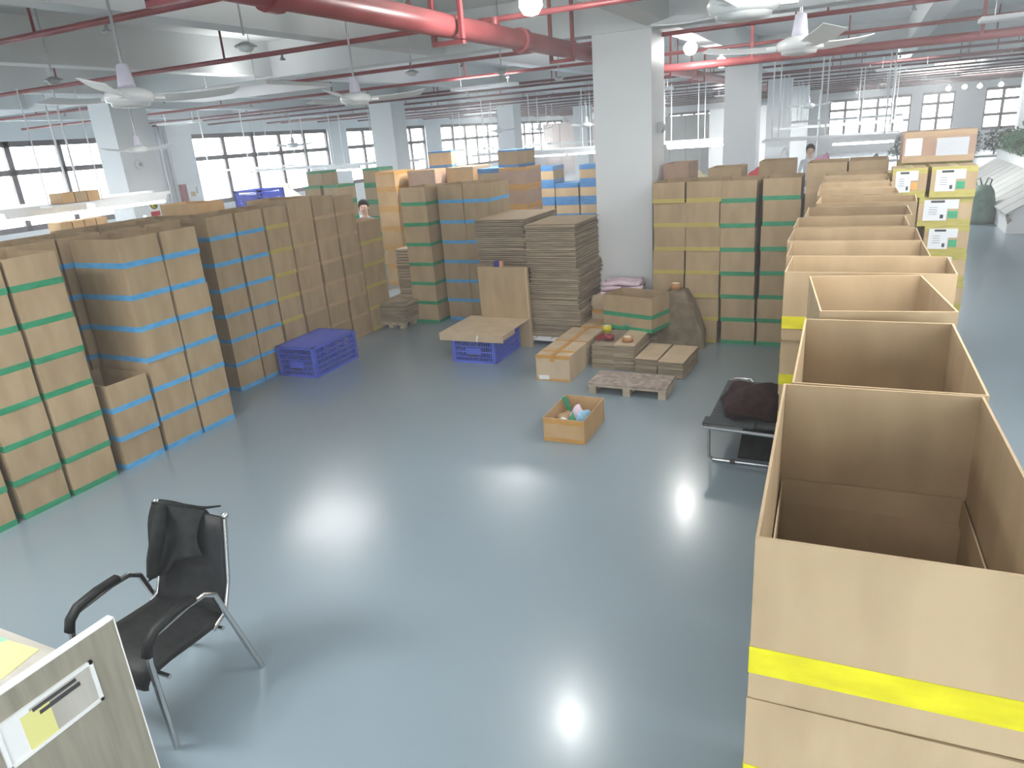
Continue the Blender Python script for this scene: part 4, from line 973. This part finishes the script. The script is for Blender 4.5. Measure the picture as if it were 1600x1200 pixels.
# ------------------------------------------------------------------ people and sewing tables far behind
def person(name_label, loc, rz, pose, shirt='shirt', trousers='g_blue', scale=1.):
    t = thing('person', name_label, 'person', loc, rz); t.scale = (scale,) * 3
    sit = pose == 'sit'
    hip = .52 if sit else .92
    J = {'pelvis': (0, 0, hip), 'belly': (0, .0, hip + .2), 'chest': (0, -.03 if not sit else -.06, hip + .40), 'neck': (0, -.05, hip + .55), 'head0': (0, -.06, hip + .62),
         'head1': (0, -.075, hip + .70), 'head2': (0, -.07, hip + .79)}
    ed = [('pelvis', 'belly'), ('belly', 'chest'), ('chest', 'neck'), ('neck', 'head0'), ('head0', 'head1'), ('head1', 'head2')]
    R = {'pelvis': .145, 'belly': .125, 'chest': .145, 'neck': .05, 'head0': .065, 'head1': .09, 'head2': .075}
    for s, n in ((-1, 'l'), (1, 'r')):
        J['sh' + n] = (.17 * s, -.02, hip + .47); J['el' + n] = (.23 * s, -.08, hip + .22); J['wr' + n] = (.15 * s, -.32, hip + .18); J['ha' + n] = (.12 * s, -.40, hip + .17)
        J['th' + n] = (.10 * s, -.02 if not sit else -.06, hip - .06); J['kn' + n] = (.11 * s, -.03 if not sit else -.44, hip - .44 if not sit else hip - .02)
        J['an' + n] = (.11 * s, .0 if not sit else -.42, .09); J['to' + n] = (.12 * s, -.14 if not sit else -.56, .04)
        ed += [('chest', 'sh' + n), ('sh' + n, 'el' + n), ('el' + n, 'wr' + n), ('wr' + n, 'ha' + n), ('pelvis', 'th' + n), ('th' + n, 'kn' + n), ('kn' + n, 'an' + n), ('an' + n, 'to' + n)]
        for k, r in (('sh', .062), ('el', .042), ('wr', .03), ('ha', .035), ('th', .09), ('kn', .06), ('an', .045), ('to', .04)): R[k + n] = r
    names = list(J); me = bpy.data.meshes.new('body'); me.from_pydata([J[n] for n in names], [(names.index(a), names.index(b)) for a, b in ed], [])
    o = link('body', me, t)
    md = o.modifiers.new('skin', 'SKIN'); sv = me.skin_vertices[0].data
    for i, n in enumerate(names): sv[i].radius = (R[n], R[n] * (.75 if n in ('pelvis', 'belly', 'chest') else 1)); 
    sv[0].use_root = True
    ss = o.modifiers.new('sub', 'SUBSURF'); ss.levels = 2; ss.render_levels = 2
    # materials by height: bake modifiers to a mesh
    dg = bpy.context.evaluated_depsgraph_get(); dg.update()
    ev = o.evaluated_get(dg); nm = bpy.data.meshes.new_from_object(ev)
    o.modifiers.clear(); o.data = nm
    nm.materials.clear()
    for k in (shirt, trousers, 'skin', 'dark'): nm.materials.append(M[k])
    for p in nm.polygons:
        c = p.center; p.use_smooth = True
        if c.z > hip + .55: mi = 2
        elif c.y < -.27 and hip + .05 < c.z < hip + .3: mi = 2
        elif c.z < .09: mi = 3
        elif c.z < hip + .02 and not (sit and c.y > -.1 and c.z > hip): mi = 1
        else: mi = 0
        p.material_index = mi
    hd = MB(); hz = hip + .75
    pr_ = [(0, .135), (.05, .125), (.085, .095), (.102, .05), (.105, .0), (.10, -.05), (.085, -.08)]
    hd.lathe(pr_, (0, -.05, hz), 16); hr = hd.obj('hair', 'hair', t)
    for v in hr.data.vertices:
        if v.co.y < -.06 and v.co.z < hz + .055: v.co.y = max(v.co.y, -.085) + .03
    fc = MB()
    for s in (-1, 1): fc.cbox((.033 * s, -.166, hip + .735), (.022, .008, .010), 0)
    fc.obj('eyes', 'ink', t)
    MB().add([(0, -.165, hip + .735), (-.014, -.166, hip + .695), (.014, -.166, hip + .695), (0, -.188, hip + .70)], [(0, 1, 3), (0, 3, 2), (1, 2, 3), (0, 2, 1)]).obj('nose', 'skin', t)
    MB().cbox((0, -.160, hip + .672), (.04, .01, .008)).obj('mouth', 'maroon', t)
    for s in (-1, 1): MB().cbox((.093 * s, -.07, hip + .715), (.014, .03, .05)).obj('ear', 'skin', t)
    for s in (-1, 1):
        for k in range(4): MB().tube([(.12 * s + (k - 1.5) * .017, -.41, hip + .17), (.12 * s + (k - 1.5) * .018, -.455 - (.01 if k in (1, 2) else 0), hip + .165), (.12 * s + (k - 1.5) * .018, -.475 - (.012 if k in (1, 2) else 0), hip + .145)], [.009, .008, .006], 6).obj('finger', 'skin', t)
        MB().tube([(.12 * s - .03 * s, -.385, hip + .17), (.12 * s - .055 * s, -.42, hip + .165)], [.010, .008], 6).obj('thumb', 'skin', t)
    return t
person('dark-haired person in a grey-blue shirt behind the low end of the left cartons', (-8.5, 11.3, 0), .5, 'stand', 'shirt', 'g_grey', 1.0)
def table(label, x, y, w, d, h=.76):
    t = thing('sewing_table', label, 'table', (x, y, 0))
    MB().box(-w / 2, -d / 2, h - .03, w / 2, d / 2, h).obj('table_top', 'white', t)
    for sx in (-1, 1):
        for sy in (-1, 1): MB().box(sx * (w / 2 - .06) - .02, sy * (d / 2 - .06) - .02, 0, sx * (w / 2 - .06) + .02, sy * (d / 2 - .06) + .02, h - .03).obj('leg', 'white', t)
table('long white work table behind the yellow columns', -3.9, 16.6, 3.2, 1.2, 1.2)
table('long white work table under the right light rail', -.6, 16.8, 3.0, 1.2, 1.2)
rnd = random.Random(9)
gs = [('g_grey', -3.9, .5, 'grey garment heap behind the reddish back carton'), ('g_white', -3.5, .55, 'white garment heap second from the middle pillar'), ('g_cream', -3.15, .5, 'cream garment heap left of the red one'),
      ('g_blue', -2.8, .45, 'blue garment heap left of the second pillar'), ('g_red', -2.85, .5, 'red garment heap beside the second pillar'), ('g_white', -2.4, .6, 'white garment heap under the fluorescent tube'),
      ('g_red', -2.0, .5, 'red garment heap right of the second pillar'), ('g_blue', -1.85, .5, 'blue garment heap right of the second pillar'), ('g_white', -1.45, .8, 'white garment heap left of the far worker'),
      ('g_pink', -.75, .75, 'pink garment heap right of the far worker'), ('g_white', -.35, .55, 'low white garment heap under the right tube'), ('g_grey', .2, .65, 'grey garment heap near the brown top carton')]
for i, (m_, x, h, lb) in enumerate(gs):
    t = thing('garment_pile', lb, 'clothes', (x, 16.45 + .35 * (i % 2), 1.2), rnd.uniform(0, 3), 'garments heaped on the work tables')
    blob(.19, .17, h * .62, .3, 40 + i, 3).obj('fabric', m_, t)
person('far worker in a white top at the right work table', (-1.08, 18.4, .36), .1, 'stand', 'g_white', 'g_grey', .95)
t = thing('platform', 'low grey standing platform behind the right work table', 'platform', (-1.08, 18.4, 0)); MB().box(-.5, -.45, 0, .5, .45, .36).obj('deck', 'grey', t)
person('far person in white beyond the plants at the right', (4.15, 28.5, 0), .3, 'stand', 'g_white', 'g_grey', 1.0)

# ------------------------------------------------------------------ right side: planter, sloped cover, bag
t = thing('sloped_cover', 'white enclosure with a sloping grey panelled top at the right edge', 'enclosure', (0, 0, 0))
MB().prism([(2.92, 0), (3.72, 0), (3.72, .975), (2.92, .42)], 'y', 18.35, 27.0).obj('base', 'white', t)
n = 12
for k in range(n):
    ya = 18.2 + k * .74
    MB().add([(2.84, ya, .43), (3.75, ya, 1.03), (3.75, ya + .70, 1.03), (2.84, ya + .70, .43), (2.84, ya, .40), (3.75, ya, 1.0), (3.75, ya + .70, 1.0), (2.84, ya + .70, .40)], [(0, 1, 2, 3), (4, 7, 6, 5), (0, 4, 5, 1), (1, 5, 6, 2), (2, 6, 7, 3), (3, 7, 4, 0)]).obj('panel', 'sheet', t)
MB().add([(2.84, 18.2, .42), (2.84, 18.75, .42), (2.98, 18.2, .30), (2.9, 18.2, .22)], [(0, 1, 2), (0, 2, 3)]).obj('curled_edge', 'wood', t)
pl = thing('planter_box', 'long white planter box above the sloping panels at right', 'planter', (0, 0, 0))
MB().box(3.75, 17.0, 1.0, 4.35, 27.0, 1.28).box(3.75, 17.0, 0, 3.8, 18.3, 1.0).box(4.3, 17, 0, 4.35, 27, 1.0).obj('trough', 'white', pl)
def plant(label, x, y, z, r, h, seed, m='leaf', n=170):
    rn = random.Random(seed); t = thing('leafy_plant', label, 'plant', (x, y, z), 0, 'leafy plants in the planter')
    s = MB()
    for k in range(6):
        a = rn.uniform(0, 2 * PI); s.tube([(0, 0, -.04), (math.cos(a) * r * .4, math.sin(a) * r * .4, h * .5), (math.cos(a) * r * .7, math.sin(a) * r * .7, h * .9)], [.012, .008, .005], 5)
    s.obj('stems', 'leaf_dark', t)
    q = MB()
    for k in range(n):
        a = rn.uniform(0, 2 * PI); rr = r * math.sqrt(rn.random()); zz = h * (.15 + .85 * rn.random()) * (1 - .3 * rr / r)
        p = Vector((math.cos(a) * rr, math.sin(a) * rr, zz)); l = rn.uniform(.05, .10); wd = l * .38
        R_ = Euler((rn.uniform(-1, 1), rn.uniform(-1, 1), rn.uniform(0, 6.3))).to_matrix()
        q.add([p + R_ @ Vector(v) for v in ((-l, 0, 0), (0, -wd, .01), (l, 0, -.01), (0, wd, .01))], [(0, 1, 2, 3)])
    tag(q.obj('leaves', m, t), kind='stuff')
for k in range(10):
    plant('leafy green plant in the right planter, %s from the near end' % ordn[k], 4.02, 17.5 + k * .95, 1.26, .44, .55 + .15 * (k % 3), 60 + k, 'leaf' if k % 4 != 2 else 'leaf_dark', 260)
for k in range(5):
    plant('dark far plant behind the brown top carton, %s from left' % ordn[k], 1.2 + k * .75, 31, 0.9, .33, 1.0, 80 + k, 'leaf_dark', 200)
tt = thing('plant_bench', 'low far bench carrying the dark plants', 'bench', (2.7, 31, 0)); MB().box(-2.1, -.4, .82, 2.1, .4, .88).obj('bench_top', 'grey', tt)
for sx in (-2, 2): MB().box(sx - .05, -.35, 0, sx + .05, .35, .82).obj('leg', 'grey', tt)
t = thing('carry_bag', 'green bag with tied handles on the floor beside the white enclosure', 'bag', (2.62, 20.1, 0))
MB().lathe([(0, 0), (.30, 0), (.33, .12), (.30, .45), (.24, .72), (.16, .86), (0, .88)], seg=18).obj('bag_body', 'bag_green', t)
for s in (-1, 1): MB().tube([(.12 * s, 0, .82), (.16 * s, 0, .98), (.08 * s, 0, 1.03), (.03 * s, 0, .86)], .018, 6).obj('handle', 'bag_green', t)

tag(HID.obj('stacked_cartons', HM), 'tan cartons packed low inside the stacks, mostly out of sight', 'cartons', kind='stuff')

# thin haze volume added to lift the blacks and veil the distance
hz = bpy.data.materials.new('hall_haze'); hz.use_nodes = True; _n = hz.node_tree; _n.nodes.clear()
_o = _n.nodes.new('ShaderNodeOutputMaterial'); _v = _n.nodes.new('ShaderNodeVolumeScatter'); _v.inputs['Density'].default_value = .009; _v.inputs['Color'].default_value = (.95, .97, 1, 1)
_n.links.new(_v.outputs[0], _o.inputs['Volume']); M['haze'] = hz
tag(MB().box(XL - .5, YN - .5, -.3, XR + .5, YF + .5, ZC + .3).obj('haze', 'haze'), 'faint pale haze added to the air of the hall', 'haze', kind='stuff')
